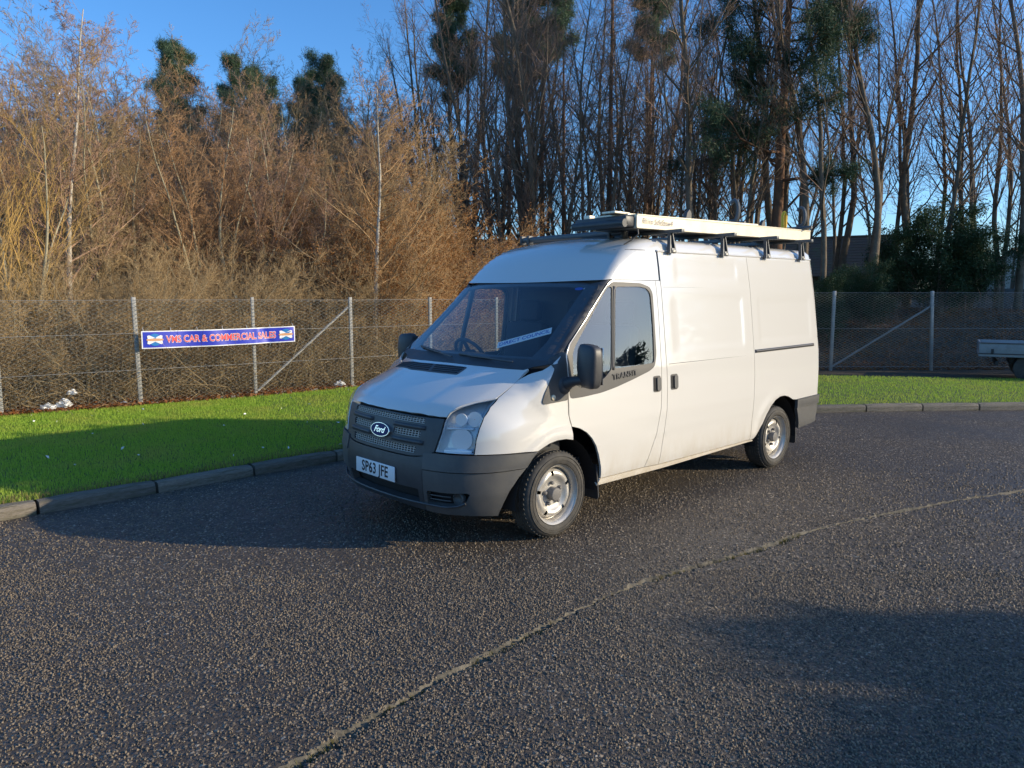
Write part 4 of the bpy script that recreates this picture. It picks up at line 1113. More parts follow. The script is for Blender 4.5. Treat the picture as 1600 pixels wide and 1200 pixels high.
# ================================================================ fences
def chain_mesh(path, z0, z1, a=.062, r=.0034):
    p = np.array(path, float); L = np.concatenate([[0], np.cumsum(np.linalg.norm(np.diff(p, axis=0), axis=1))])
    nw = int(L[-1] / a); nz = int((z1 - z0) / (a / 2))
    jz = np.arange(nz + 1); V = []
    i = np.arange(nw)[:, None]; sgn = np.where((i + jz[None]) % 2 == 0, -1, 1)
    s = np.clip(i * a + a / 2 + sgn * (a / 2 - .001), 0, L[-1])
    x = np.interp(s, L, p[:, 0]); y = np.interp(s, L, p[:, 1]); z = z0 + jz[None] * a / 2 + 0 * s
    t = np.stack([np.gradient(p[:, 0]), np.gradient(p[:, 1])], 1)
    C = np.stack([x, y, z], -1)
    offs = [(0, 0, 1.0), (.87, -.87, -.5), (-.87, .87, -.5)]
    offs = [(-.6, .8, 0), (.6, -.8, .0), (0, 0, 1.4)]
    W = np.stack([C + np.array(o_) * r for o_ in offs], 2)      # nw, nz+1, 3, 3
    idx = np.arange(nw * (nz + 1) * 3).reshape(nw, nz + 1, 3)
    f = []
    for k in range(3):
        a0 = idx[:, :-1, k]; a1 = idx[:, :-1, (k + 1) % 3]; b0 = idx[:, 1:, k]; b1 = idx[:, 1:, (k + 1) % 3]
        f.append(np.stack([a0, a1, b1, b0], -1).reshape(-1, 4))
    return np_mesh("chain_link", W.reshape(-1, 3), [np.concatenate(f)])
def post(parent, x, y, z0, z1, w, mt, lean=0.0, rz=0.0):
    mb = MB(); mb.box((0, 0, (z0 + z1) / 2), (w, w * .8, z1 - z0), None, w * .12)
    o = mb.build("post", mt, parent); o.location = (x, y, 0); o.rotation_euler = (0, lean, rz); return o
fl = empty("chain_link_fence", (-5.97, 11.66, 0)); fl.location = (0, 0, 0)
tag(fl, "chain-link fence with pale posts along the lawn, carrying the blue banner", "fence")
for i, (x, y) in enumerate(FENCE_L):
    post(fl, x, y, -.1, 1.775, .062 if i != 4 else .05, M['postconc'], lean=.0 if i != 3 else -.012, rz=.68)
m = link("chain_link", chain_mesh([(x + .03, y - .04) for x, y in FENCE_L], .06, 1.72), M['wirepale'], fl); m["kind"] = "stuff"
for z in (1.725, 1.20, .62, .07):
    mb = MB(); mb.tube([(x + .032, y - .043, z + .006 * math.sin(i * 2.3)) for i, (x, y) in enumerate(FENCE_L)], .0035, 5); mb.build("line_wire", M['galv'], fl)
mb = MB(); mb.tube([(-4.50, 12.86, .13), (-3.14, 14.08, 1.58)], .022, 6); mb.build("strut", M['postconc'], fl)
mb = MB(); mb.tube([(.90, 17.33, .13), (2.0, 18.28, 1.58)], .022, 6); mb.build("strut", M['postconc'], fl)
for (xa, ya), (xb, yb) in zip(FENCE_L[3:7], FENCE_L[4:8]):
    c = ((xa + xb) / 2, (ya + yb) / 2 - .03, .035); L = math.hypot(xb - xa, yb - ya) - .07
    mb = MB(); mb.box((0, 0, 0), (L, .05, .09), None, .006); o = mb.build("gravel_board", M['board'], fl); o.location = c; o.rotation_euler = (0, 0, math.atan2(yb - ya, xb - xa))
fr = empty("chain_link_fence"); tag(fr, "shaded chain-link fence with blue-grey posts beyond the lawn behind the van", "fence")
RP = [2.9, 5.45, 8.0, 10.52, 13.05, 15.6, 18.1]
for x in RP: post(fr, x, RY, -.15, 1.93, .075, M['galv'], lean=-.05 if x == 10.52 else 0)
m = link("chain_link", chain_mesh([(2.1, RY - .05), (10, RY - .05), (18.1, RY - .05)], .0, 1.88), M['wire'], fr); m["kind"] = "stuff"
for z in (1.885, 1.0, .05):
    mb = MB(); mb.tube([(2.1, RY - .055, z), (18.1, RY - .055, z)], .0035, 5); mb.build("line_wire", M['galv'], fr)
for xa, xb in ((8.0, 10.5),):
    mb = MB(); mb.tube([(xa + .05, RY + .02, .05), (xb, RY + .02, 1.60)], .026, 6); mb.build("strut", M['galv'], fr)

# ================================================================ banner
bA, bB = Vector((-5.90, 11.62, 0)), Vector((-3.97, 13.27, 0))
bdir = (bB - bA).normalized(); bn = Vector((bdir.y, -bdir.x, 0)); bL = (bB - bA).length
banner = empty("banner", tuple(bA + bn * .075 + Vector((0, 0, 1.10))), math.atan2(bdir.y, bdir.x))
tag(banner, "long blue vinyl banner with red lettering tied to the chain-link fence", "banner")
def bw(u, v):
    return .020 * math.sin(u * 7 + v * 3) * math.sin(u * 2.1) + .012 * math.exp(-((u - 1.86 - v * .3) / .06) ** 2) - .02 * math.exp(-((u - 2.02 + .5 * v) / .08) ** 2) + .003 * math.sin(13 * u + 9 * v)
def bz(u): return .008 * u - .012 * math.sin(math.pi * u / bL)
def bsheet(name, u0, u1, v0, v1, mt, par, lift, nu=90, nv=6, shape=None):
    V = []; Fq = []
    for j_ in range(nv + 1):
        for i_ in range(nu + 1):
            u = u0 + (u1 - u0) * i_ / nu; v = v0 + (v1 - v0) * j_ / nv
            V.append((u, -bw(u, v) - lift, v + bz(u)))
    for j_ in range(nv):
        for i_ in range(nu): k_ = j_ * (nu + 1) + i_; Fq.append((k_, k_ + 1, k_ + nu + 2, k_ + nu + 1))
    return link(name, np_mesh(name, V, [np.array(Fq)], True), mt, par)
def drape(ob, lift):
    for v_ in ob.data.vertices:
        u, w_, l_ = v_.co.x, v_.co.y, v_.co.z
        v_.co = (u, -bw(u, w_) - lift - l_, w_ + bz(u))
HB = .140
sheet = bsheet("banner_border", 0, bL, -HB, HB, M['bannerwhite'], banner, 0)
bsheet("banner_sheet", .018, bL - .018, -HB + .016, HB - .016, M['bannerblue'], banner, .002)
for u_ in np.linspace(.03, bL - .03, 7):
    for w_ in (-HB + .012, HB - .012):
        MB().tube([(u_, -bw(u_, w_) - .004, w_ + bz(u_)), (u_ + .01, .05, w_ + bz(u_) + (.05 if w_ > 0 else -.05)), (u_ + .012, .075, w_ + bz(u_) + (.06 if w_ > 0 else -.06))], .003, 5).build("tie", M['bannerwhite'], banner)
TXT = "VMS CAR & COMMERCIAL SALES"
for nm, mt, off, lf in (("lettering_outline", 'bannerwhite', .0070, .0065), ("lettering", 'bannerred', .0012, .009)):
    t_ = text_obj(nm, TXT, M[mt], banner, Matrix.Translation((bL / 2 + .01, -.004, 0)), size=.158, ext=.0, offset=off, xs=.80, spacing=1.0)
    bm = bmesh.new(); bm.from_mesh(t_.data); bmesh.ops.triangulate(bm, faces=bm.faces); bm.to_mesh(t_.data); bm.free()
    drape(t_, lf)
for cx in (.195, bL - .17):
    mb = MB(); mb.lathe([(.098, 0), (.001, .0)], Matrix.Translation((cx, 0, 0)) @ Matrix.Diagonal((1, 1, 1, 1)), 28); o = mb.build("emblem_disc", M['bannercyan'], banner); drape(o, .006)
    mb = MB()
    mb.bm.faces.new([mb.bm.verts.new((cx + x, y, 0)) for x, y in ((-.115, .062), (-.085, .072), (0, .030), (.085, .072), (.115, .062), (.105, 0), (.115, -.062), (.085, -.072), (0, -.030), (-.085, -.072), (-.115, -.062), (-.105, 0))]); o = mb.build("emblem_cross", M['bannerwhite'], banner); drape(o, .009)
    mb = MB()
    mb.bm.faces.new([mb.bm.verts.new((cx + x, y, 0)) for x, y in ((-.125, .012), (-.05, .020), (.05, .020), (.125, .012), (.125, -.012), (.05, -.020), (-.05, -.020), (-.125, -.012))]); o = mb.build("emblem_band", M['bannertan'], banner); drape(o, .012)

# ================================================================ vehicle bed at the far fence
tb = empty("flatbed_vehicle", (10.35, 16.2, 0.0), R(-31)); tag(tb, "pale dropside vehicle bed standing in shade before the far fence", "flatbed")
mb = MB(); mb.box((2.0, .03, .655), (4.0, .035, .22), None, .006); mb.build("dropside", M['truckwhite'], tb)
mb = MB(); mb.box((2.0, 1.77, .655), (4.0, .035, .22), None, .006); mb.build("dropside", M['truckwhite'], tb)
mb = MB(); mb.box((.02, .9, .655), (.035, 1.70, .22), None, .006); mb.build("tailboard", M['truckwhite'], tb)
mb = MB(); mb.box((2.0, .012, .772), (4.02, .05, .014)); mb.build("top_rail", M['truckdark'], tb)
mb = MB(); mb.box((2.0, .012, .538), (4.02, .05, .014)); mb.build("hinge_rail", M['truckdark'], tb)
mb = MB(); mb.box((2.0, .9, .50), (4.0, 1.78, .055), None, .005); mb.build("bed_frame", M['truckwhite'], tb)
for x in (.25, .95, 1.65, 2.35): 
    mb = MB(); mb.box((x, -.004, .59), (.05, .02, .11), None, .004); mb.build("hinge", M['truckdark'], tb)
mb = MB(); mb.box((2.3, .9, .38), (3.4, .9, .16)); mb.box((.35, .9, .32), (.05, 1.5, .10)); mb.build("chassis", M['truckdark'], tb)
for x in (.95,):
    for y in (.20, 1.60):
        mb = MB(); mb.lathe([(.10, -.08), (.22, -.09), (.29, -.07), (.30, 0), (.29, .07), (.22, .09), (.12, .085)], Matrix.Translation((x, y, .235)) @ Matrix.Rotation(R(90), 4, 'X'), 32); w_ = mb.build("wheel", M['rubber'], tb)
        mb = MB(); mb.lathe([(.155, .06), (.15, .075), (.08, .06), (.05, .09), (.004, .092)], Matrix.Translation((x, y, .235)) @ Matrix.Rotation(R(90), 4, 'X'), 24); mb.build("rim", M['steel'], w_)
        mb = MB()
        pr = [(x + .36 * math.cos(t), .235 + .36 * math.sin(t)) for t in np.linspace(.1, math.pi - .1, 12)]
        for (xa, za_), (xb, zb2) in zip(pr[:-1], pr[1:]): mb.poly_prism([(xa, y - .1, za_), (xb, y - .1, zb2), (xb, y + .1, zb2), (xa, y + .1, za_)], (0, 0, .01))
        mb.build("mudguard", M['truckdark'], tb)

# ================================================================ litter
def bag(loc, s, label, seed):
    bm = bmesh.new(); bmesh.ops.create_icosphere(bm, subdivisions=3, radius=1.0); r = np.random.default_rng(seed); ph = r.random(9) * 6
    for v_ in bm.verts:
        c = v_.co; k_ = 1 + .22 * math.sin(5 * c.x + ph[0]) * math.sin(4 * c.y + ph[1]) + .14 * math.sin(9 * c.z + ph[2] + 4 * c.x) + .08 * math.sin(17 * c.y + ph[3]) * math.sin(15 * c.z + ph[4])
        v_.co = Vector((c.x * s, c.y * s * .8, max(c.z, -.35) * s * .75)) * k_
    me = bpy.data.meshes.new("plastic_bag"); bm.to_mesh(me); bm.free(); o = link("plastic_bag", me, M['bag']); o.location = loc
    tag(o, label, "bag", "white plastic litter at the fence foot")
bag((-7.03, 10.98, .10), .10, "white plastic bag lying lowest among dead leaves near the fence", 1)
bag((-6.88, 11.12, .13), .11, "white crumpled bag on the dead leaves, larger of the touching two", 2)
bag((-6.80, 11.22, .30), .07, "small white bag perched on top of the larger crumpled bag", 3)
bag((-6.22, 11.62, .08), .05, "small white scrap on the leaves just before the fence post", 4)
bag((-3.32, 14.0, .10), .10, "flat white litter at the fence foot beyond the strut", 5)
def leaves(name, P, sz, mt, label, tilt=.9):
    N = len(P); q_ = rng.standard_normal((N, 3)) * [1, 1, .0] + 0
    ax = rng.standard_normal((N, 3)); ax[:, 2] *= tilt * .6; ax /= np.linalg.norm(ax, axis=1, keepdims=True)
    bx = rng.standard_normal((N, 3)); bx -= ax * (bx * ax).sum(1, keepdims=True); bx /= np.linalg.norm(bx, axis=1, keepdims=True)
    s_ = (sz * (.6 + .8 * rng.random(N)))[:, None]; nn = np.cross(ax, bx)
    V = np.stack([P - ax * s_, P + bx * s_ * .5 + nn * s_ * .25, P + ax * s_, P - bx * s_ * .5 + nn * s_ * .25], 1).reshape(-1, 3)
    k_ = np.arange(N) * 4
    o = link(name, np_mesh(name, V, [np.stack([k_, k_ + 1, k_ + 2], 1), np.stack([k_, k_ + 2, k_ + 3], 1)]), mt); tag(o, label, "leaves", kind="stuff"); return o
fp = resample_open(FENCE_L, .05); ii = rng.integers(0, len(fp), 16000)
dd = np.abs(rng.standard_normal(16000)) * .38 - .18
bp_ = np.stack([fp[ii, 0] - .63 * dd, fp[ii, 1] + .777 * dd, .05 + .05 * rng.random(16000)], 1)
dens = np.where(fp[ii, 0] < -5.9, 1.0, .45); bp_ = bp_[rng.random(16000) < dens]
leaves("leaf_litter", bp_, .034, M['deadleaf'], "drift of russet dead leaves along the fence foot")
N = 15000; lx = rng.random(N) * 18 + 1; ly = RY + .1 + rng.random(N) ** 1.3 * 11; lz = H(lx, ly) + .02
leaves("bank_leaf_litter", np.stack([lx, ly, lz], 1), .045, M['deadleaf'], "dead leaves strewn over the shaded bank behind the far fence")
lw = lawn_pt(rng.random(60) * .5 + .1, rng.random(60)); lw[:, 2] += .035
leaves("lawn_leaves", lw, .022, M['bag'], "few pale fallen leaves scattered on the lawn")
# ================================================================ trees
def norm(v): return v / (np.linalg.norm(v, axis=-1, keepdims=True) + 1e-9)
def lines(start, dirs, length, nseg, wander, up, g):
    N = len(start); P = np.zeros((N, nseg + 1, 3)); P[:, 0] = start; d = norm(dirs.copy())
    for k in range(nseg):
        P[:, k + 1] = P[:, k] + d * (length / nseg)[:, None]
        d = norm(d + g.standard_normal((N, 3)) * wander + np.array([0, 0, 1.]) * up)
    return P
def tubes(P, r0, r1, sides):
    N, S, _ = P.shape; T = norm(np.gradient(P, axis=1)); mean = norm(T.mean(1))
    ref = np.where(np.abs(mean[:, 2:3]) > .8, np.array([[1., 0, 0]]), np.array([[0, 0, 1.]]))
    u = norm(np.cross(T, ref[:, None, :])); v = np.cross(T, u)
    rr = r0[:, None] + (r1 - r0)[:, None] * np.linspace(0, 1, S)[None] ** .8
    an = np.arange(sides) / sides * 2 * math.pi
    V = P[:, :, None, :] + rr[:, :, None, None] * (u[:, :, None, :] * np.cos(an)[None, None, :, None] + v[:, :, None, :] * np.sin(an)[None, None, :, None])
    idx = np.arange(N * S * sides).reshape(N, S, sides); f = []
    for k in range(sides):
        f.append(np.stack([idx[:, :-1, k], idx[:, :-1, (k + 1) % sides], idx[:, 1:, (k + 1) % sides], idx[:, 1:, k]], -1).reshape(-1, 4))
    return V.reshape(-1, 3), np.concatenate(f)
def cones(P0, P1, r, g):
    N = len(P0); d = norm(P1 - P0); ref = np.where(np.abs(d[:, 2:3]) > .8, np.array([[1., 0, 0]]), np.array([[0, 0, 1.]]))
    u = norm(np.cross(d, ref)); v = np.cross(d, u)
    V = np.stack([P0 + u * r[:, None], P0 + (-.5 * u + .87 * v) * r[:, None], P0 + (-.5 * u - .87 * v) * r[:, None], P1], 1).reshape(-1, 3)
    k = np.arange(N) * 4
    return V, np.concatenate([np.stack([k, k + 1, k + 3], 1), np.stack([k + 1, k + 2, k + 3], 1), np.stack([k + 2, k, k + 3], 1)])
def spawn(P, r0, r1, L, lv, g):
    """children of every branch in P; lv: n, t0, t1, ang, lr, rr, taper, flat"""
    N, S, _ = P.shape; n = lv['n']
    t = lv['t0'] + (lv['t1'] - lv['t0']) * (np.arange(n)[None] + g.random((N, n))) / n
    k = t * (S - 1); i0 = np.minimum(k.astype(int), S - 2); f = (k - i0)[..., None]
    ar = np.arange(N)[:, None]
    pos = P[ar, i0] * (1 - f) + P[ar, i0 + 1] * f
    d = norm(P[ar, i0 + 1] - P[ar, i0])
    pr = norm(np.cross(d, g.standard_normal((N, n, 3))))
    if lv.get('flat'): pr[..., 2] *= (1 - lv['flat']); pr = norm(pr)
    a = np.radians(lv['ang'] * (.7 + .6 * g.random((N, n, 1))))
    dirs = d * np.cos(a) + pr * np.sin(a)
    ln = L[:, None] * lv['lr'] * (1 - lv.get('taper', .5) * t) * (.6 + .8 * g.random((N, n)))
    rad = (r0[:, None] + (r1 - r0)[:, None] * t) * lv['rr']
    return pos.reshape(-1, 3), dirs.reshape(-1, 3), ln.ravel(), rad.ravel()
def make_tree(name, seed, stems, h, r, lvls, tw, bark, twig, trunk_up=.03, trunk_wander=.05, spread=0.0, split=1, tuft=None, cone_r=.0035):
    """stems from the base; lvls: one dict per branch level; tw: twig level (cones)"""
    g = np.random.default_rng(seed)
    root = empty(name)
    ang = g.random(stems) * 6.28; sp = np.radians(spread) * (.4 + .8 * g.random(stems)) if spread else np.zeros(stems)
    D = np.stack([np.sin(sp) * np.cos(ang), np.sin(sp) * np.sin(ang), np.cos(sp)], 1)
    L = h * (.8 + .3 * g.random(stems)) if stems > 1 else np.array([h])
    st = np.stack([.12 * (stems > 1) * np.cos(ang), .12 * (stems > 1) * np.sin(ang), np.full(stems, -.2)], 1)
    P = lines(st, D, L, 14, trunk_wander, trunk_up, g)
    r0 = np.full(stems, r) * (.7 + .5 * g.random(stems) if stems > 1 else 1); r1 = r0 * .12
    wood = [tubes(P, r0, r1, 7)]; crown = []; ends = []
    for li, lv in enumerate(lvls):
        s, d, L2, rd = spawn(P, r0, r1, L, lv, g)
        P = lines(s, d, L2, lv['seg'], lv.get('wander', .12), lv.get('up', .05), g); L = L2; r0 = np.maximum(rd, .003); r1 = r0 * .3
        (wood if li < split - 1 else crown).append(tubes(P, r0, r1, lv.get('sides', 3)))
    if tw:
        s, d, L2, rd = spawn(P, r0, r1, L, tw, g)
        e = s + norm(d + np.array([0, 0, tw.get('up', .1)])) * L2[:, None]
        V, f = cones(s, e, np.full(len(s), cone_r), g); crown.append((V, f)); ends = (s, e)
    def join(parts):
        Vs, q, t, o = [], [], [], 0
        for V, f in parts:
            (q if f.shape[1] == 4 else t).append(f + o); Vs.append(V); o += len(V)
        return np.concatenate(Vs), ([np.concatenate(q)] if q else []) + ([np.concatenate(t)] if t else [])
    V, f = join(wood); link("trunk", np_mesh("trunk", V, f, True), bark, root)
    V, f = join(crown); link("crown", np_mesh("crown", V, f), twig, root)
    if tuft:
        s = np.concatenate([P[:, -1], P[:, 1], P[:, 0]]) if tuft.get('name') is None else np.concatenate([P[:, -1], P[:, P.shape[1] // 2]]); keep = g.random(len(s)) < tuft.get('keep', 1); s = s[keep]
        k = tuft['n']; N = len(s) * k
        c = np.repeat(s, k, 0) + g.standard_normal((N, 3)) * tuft['sp']
        dr = norm(g.standard_normal((N, 3)) + np.array([0, 0, .35])); w = norm(np.cross(dr, g.standard_normal((N, 3)))) * tuft['w']
        ln = tuft['l'] * (.6 + .8 * g.random((N, 1)))
        V = np.stack([c - w, c + w, c + dr * ln], 1).reshape(-1, 3); kk = np.arange(N) * 3
        link(tuft.get('name', "needles"), np_mesh("needles", V, [np.stack([kk, kk + 1, kk + 2], 1)]), tuft['mat'], root)
    return root
def bark_mat(name, a, b, sc=9):
    return mat(name, a, .9, noise=(sc, b, .18), bump=(30, .6, .02), spec=.2)
B_birch = bark_mat("birch_bark", (.60, .54, .45), (.30, .26, .2), 6)
B_tan = bark_mat("alder_bark", (.42, .37, .25), (.28, .24, .15))
B_dark = bark_mat("dark_bark", (.12, .092, .066), (.21, .165, .115), 5)
B_pine = bark_mat("pine_bark", (.13, .080, .055), (.23, .12, .065), 4)
def twig_mat(n, c1, c2): return leaf_mat(n, c1, c2, .0, .85)
T_pink = twig_mat("birch_twigs", (.27, .162, .108), (.46, .30, .20))
T_brown = twig_mat("brown_twigs", (.285, .155, .075), (.48, .295, .15))
T_olive = twig_mat("olive_twigs", (.28, .19, .095), (.47, .33, .165))
T_gold = twig_mat("golden_twigs", (.36, .22, .06), (.52, .34, .12))
T_dark = twig_mat("dark_twigs", (.18, .115, .080), (.34, .225, .155))
T_larch = twig_mat("larch_twigs", (.34, .205, .10), (.54, .345, .165))
N_pine = leaf_mat("pine_needles", (.06, .105, .058), (.14, .20, .11), .25)
T_under = twig_mat("bramble_stems", (.10, .065, .03), (.52, .38, .20))
L_dark = leaf_mat("holly_leaves", (.03, .055, .022), (.06, .10, .04), .2)
L_oak = leaf_mat("beech_dead_leaves", (.26, .11, .035), (.36, .18, .06), .3)

def P_(**k): return k
TW = lambda n, lr=.45, a=38: P_(n=n, t0=.1, t1=1, ang=a, lr=lr, rr=.5, taper=.3, up=.15)
protos = {}
protos['birch'] = make_tree("birch_tree", 11, 1, 9.2, .095, [P_(n=44, t0=.22, t1=.985, ang=46, lr=.36, rr=.42, taper=.72, seg=6, sides=4, wander=.10, up=.07), P_(n=9, t0=.15, t1=1, ang=38, lr=.36, rr=.5, seg=3, wander=.14, up=.05), P_(n=7, t0=.1, t1=1, ang=38, lr=.5, rr=.6, seg=2, wander=.15, up=.02)], TW(6, .5), B_birch, T_pink, .02, .035, cone_r=.005)
protos['birch2'] = make_tree("birch_tree", 23, 1, 7.4, .085, [P_(n=38, t0=.20, t1=.985, ang=52, lr=.42, rr=.45, taper=.75, seg=6, sides=4, wander=.11, up=.09), P_(n=9, t0=.15, t1=1, ang=40, lr=.38, rr=.5, seg=3, wander=.14, up=.06), P_(n=6, t0=.1, t1=1, ang=40, lr=.5, rr=.6, seg=2, wander=.15, up=.04)], TW(6, .5), B_birch, T_larch, .02, .03, cone_r=.005)
ms = lambda seed, st, h, bark, twig, nm="bare_tree", spread=17: make_tree(nm, seed, st, h, .075, [P_(n=17, t0=.20, t1=.98, ang=40, lr=.34, rr=.5, taper=.5, seg=5, sides=4, wander=.12, up=.08), P_(n=8, t0=.15, t1=1, ang=36, lr=.42, rr=.5, seg=3, wander=.14, up=.06), P_(n=6, t0=.1, t1=1, ang=38, lr=.5, rr=.6, seg=2, wander=.16, up=.05)], TW(6, .55), bark, twig, .03, .06, spread, cone_r=.0048)
protos['alder'] = ms(31, 6, 7.4, B_tan, T_brown)
protos['alder2'] = ms(37, 5, 8.0, B_tan, T_olive)
protos['alder3'] = ms(41, 6, 7.0, B_tan, T_pink)
protos['willow'] = make_tree("willow_tree", 43, 8, 5.4, .05, [P_(n=12, t0=.15, t1=.98, ang=26, lr=.42, rr=.5, taper=.4, seg=5, wander=.09, up=.10), P_(n=8, t0=.15, t1=1, ang=26, lr=.42, rr=.5, seg=3, wander=.1, up=.1)], TW(7, .4, 26), B_tan, T_gold, .03, .06, 20)
protos['bush'] = make_tree("bare_bush", 47, 16, 2.9, .02, [P_(n=9, t0=.10, t1=.98, ang=34, lr=.40, rr=.55, taper=.4, seg=4, wander=.16, up=.03), P_(n=7, t0=.1, t1=1, ang=40, lr=.45, rr=.6, seg=2, wander=.2, up=.02)], TW(6, .55), B_tan, T_olive, -.01, .10, 34)
protos['bush2'] = make_tree("leafy_brown_bush", 53, 14, 3.4, .022, [P_(n=9, t0=.15, t1=.98, ang=34, lr=.42, rr=.55, taper=.4, seg=4, wander=.14, up=.04), P_(n=7, t0=.1, t1=1, ang=38, lr=.45, rr=.6, seg=2, wander=.18, up=.03)], TW(5, .5), B_tan, T_larch, .0, .09, 28,
                            tuft=P_(n=7, sp=.06, w=.016, l=.05, keep=.55, mat=L_oak, name="dead_leaves"))
tall = lambda seed, h, r, st=1, sp=0, t0=.30, ang=36: make_tree("slim_bare_tree", seed, st, h, r, [P_(n=26, t0=t0, t1=.985, ang=ang, lr=.27, rr=.42, taper=.55, seg=6, sides=4, wander=.10, up=.12), P_(n=7, t0=.15, t1=1, ang=34, lr=.42, rr=.5, seg=4, wander=.12, up=.08), P_(n=5, t0=.1, t1=1, ang=36, lr=.5, rr=.6, seg=2, wander=.14, up=.05)], TW(4, .5), B_dark, T_dark, .02, .055, sp, split=2, cone_r=.0045)
protos['tall1'] = tall(61, 14.5, .15)
protos['tall2'] = tall(67, 15.5, .12, t0=.22)
protos['tall3'] = tall(71, 13.5, .13, 2, 8, .25, 40)
protos['tall4'] = tall(73, 14.0, .16, 3, 10, .2, 34)
protos['larch'] = make_tree("larch_tree", 79, 1, 16.5, .17, [P_(n=64, t0=.40, t1=.99, ang=84, lr=.16, rr=.25, taper=.75, seg=5, wander=.08, up=.02), P_(n=9, t0=.1, t1=1, ang=55, lr=.40, rr=.5, seg=2, wander=.12, up=-.08)], TW(8, .45, 55), B_pine, T_larch, .02, .012)
pine = lambda seed, h, r, t0, lr, n1=34, ang=72, keep=1, fl=.35, tp=.8, tn=15, nm=None: make_tree("pine_tree", seed, 1, h, r, [P_(n=n1, t0=t0, t1=.99, ang=ang, lr=lr, rr=.35, taper=tp, seg=5, sides=4, wander=.10, up=.09), P_(n=9, t0=.25, t1=1, ang=50, lr=.40, rr=.5, seg=3, wander=.14, up=.10, flat=fl), P_(n=5, t0=.2, t1=1, ang=46, lr=.55, rr=.6, seg=2, wander=.14, up=.12)], None, B_pine, B_pine, .02, .02,
     split=2, tuft=P_(n=tn, sp=.12, w=.010, l=.19, keep=keep, mat=nm or N_pine))
protos['pine1'] = pine(83, 15.0, .17, .40, .26, 50, 66)
protos['pine2'] = pine(89, 13.5, .15, .42, .23, 46, 60)
protos['pine4'] = pine(107, 15.0, .16, .70, .17, 30, 66, .8, .35, .80)
N_dark = leaf_mat("dark_pine_needles", (.028, .058, .030), (.07, .115, .058), .15)
protos['pine3'] = pine(97, 17.0, .26, .28, .25, 34, 82, .95, .6, .70, 26, N_dark)
protos['evergreen'] = make_tree("evergreen_bush", 101, 9, 3.6, .03, [P_(n=12, t0=.1, t1=.98, ang=40, lr=.42, rr=.5, taper=.5, seg=4, wander=.12, up=.02), P_(n=7, t0=.1, t1=1, ang=42, lr=.45, rr=.6, seg=2, wander=.16, up=.0)], None, B_dark, B_dark, .0, .07, 26,
                                tuft=P_(n=26, sp=.11, w=.022, l=.07, mat=L_dark, name="leaves"))
used = set()
def plant(kind, x, y, s, label, group=None, rz=None, cat="tree", z=None, sz=None):
    src = protos[kind]
    if kind not in used:
        used.add(kind); o = src
    else:
        o = src.copy(); col.objects.link(o)
        for ch in src.children:
            c = ch.copy(); col.objects.link(c); c.parent = o
    o.location = (x, y, float(H(np.array(x), np.array(y))) if z is None else z); o.rotation_euler = (0, 0, random.random() * 6.28 if rz is None else rz)
    o.scale = (s, s, s * (sz or 1)); 
    for k_ in ("label", "category", "group"):
        if k_ in o: del o[k_]
    tag(o, label, cat, group); return o
def PX(px, depth): return (px - 800) / 1143.7 * depth * 1.0
ORD = "first second third fourth fifth sixth seventh eighth ninth tenth eleventh twelfth thirteenth fourteenth fifteenth sixteenth seventeenth eighteenth nineteenth twentieth twenty-first twenty-second".split()
# left, just behind the banner fence
plant('birch', PX(112, 15.0), 15.0, .84, "tall birch with a pale trunk, leftmost of the pale-barked trees", rz=1.0)
plant('birch2', PX(586, 17.0), 17.0, .92, "birch with a pale straight trunk and tan twigs behind the van's bonnet", rz=2.0)
plant('willow', PX(10, 13.2), 13.2, 1.0, "yellow-twigged willow at the left edge of the picture")
plant('alder2', PX(195, 17.0), 17.0, .84, "bare tree with several pale greenish stems spreading between the birches", rz=.3)
plant('alder', PX(345, 18.0), 18.0, .84, "bushy russet-brown bare tree behind the blue banner")
plant('alder3', PX(455, 19.5), 19.5, .84, "bare brown tree standing just before the far birch, behind the fence strut")
GL = "brown bare trees massed behind the banner fence"
rl = random.Random(3); thick = []
for row, (d0, d1, y0, y1, st, pxs) in enumerate(((19, 21.5, 170, 240, 78, -40), (23, 26, 125, 185, 72, 0), (27, 30, 95, 150, 70, -25), (31, 35, 95, 135, 74, 15))):
    for px_ in range(pxs, 700, st):
        dp = rl.uniform(d0, d1); top = rl.uniform(y0, y1) + (45 if px_ > 600 else 0)
        thick.append((px_ + rl.uniform(-22, 22), ('alder', 'alder2', 'alder3', 'alder')[rl.randrange(4)], dp, ((465 - top) / 1143 * dp + 1.77 - .6) / 8.1))
ORD2 = ORD[:20] + ["twenty-" + o_ for o_ in ORD[:9]] + ["thirtieth"] + ["thirty-" + o_ for o_ in ORD[:9]] + ["fortieth"] + ["forty-" + o_ for o_ in ORD[:9]]
for n_, (px_, k_, dp, s_) in enumerate(sorted(thick)):
    plant(k_, PX(px_, dp), dp, s_, "brown bare tree in the thicket behind the banner, " + ORD2[n_] + " from the picture's edge", GL)
GB = "low bare bushes behind the banner fence"; LBU = "low olive-brown bare bush pressed against the banner fence"
for n_, (px_, dp, s_) in enumerate(sorted(((-20, 12.0, .8), (45, 12.4, .75), (90, 13.4, .9), (150, 13.0, .8), (185, 14.2, .9), (250, 14.0, .85), (300, 14.6, .9), (350, 15.2, .9), (410, 15.6, .85), (470, 16.2, .9), (520, 16.6, .85), (30, 15, 1.0), (220, 16.2, 1.0), (390, 17.4, 1.0), (120, 16, 1.0), (600, 17.2, .9), (310, 17, 1.0)))):
    plant('bush', PX(px_, dp), dp, s_, "low bare bush against the banner fence, " + ORD[n_] + " from the picture's edge", GB, cat="bush")
GO = "bushes keeping dead orange leaves behind the bonnet"; LO_ = "bush still holding orange-brown dead leaves behind the van's bonnet"
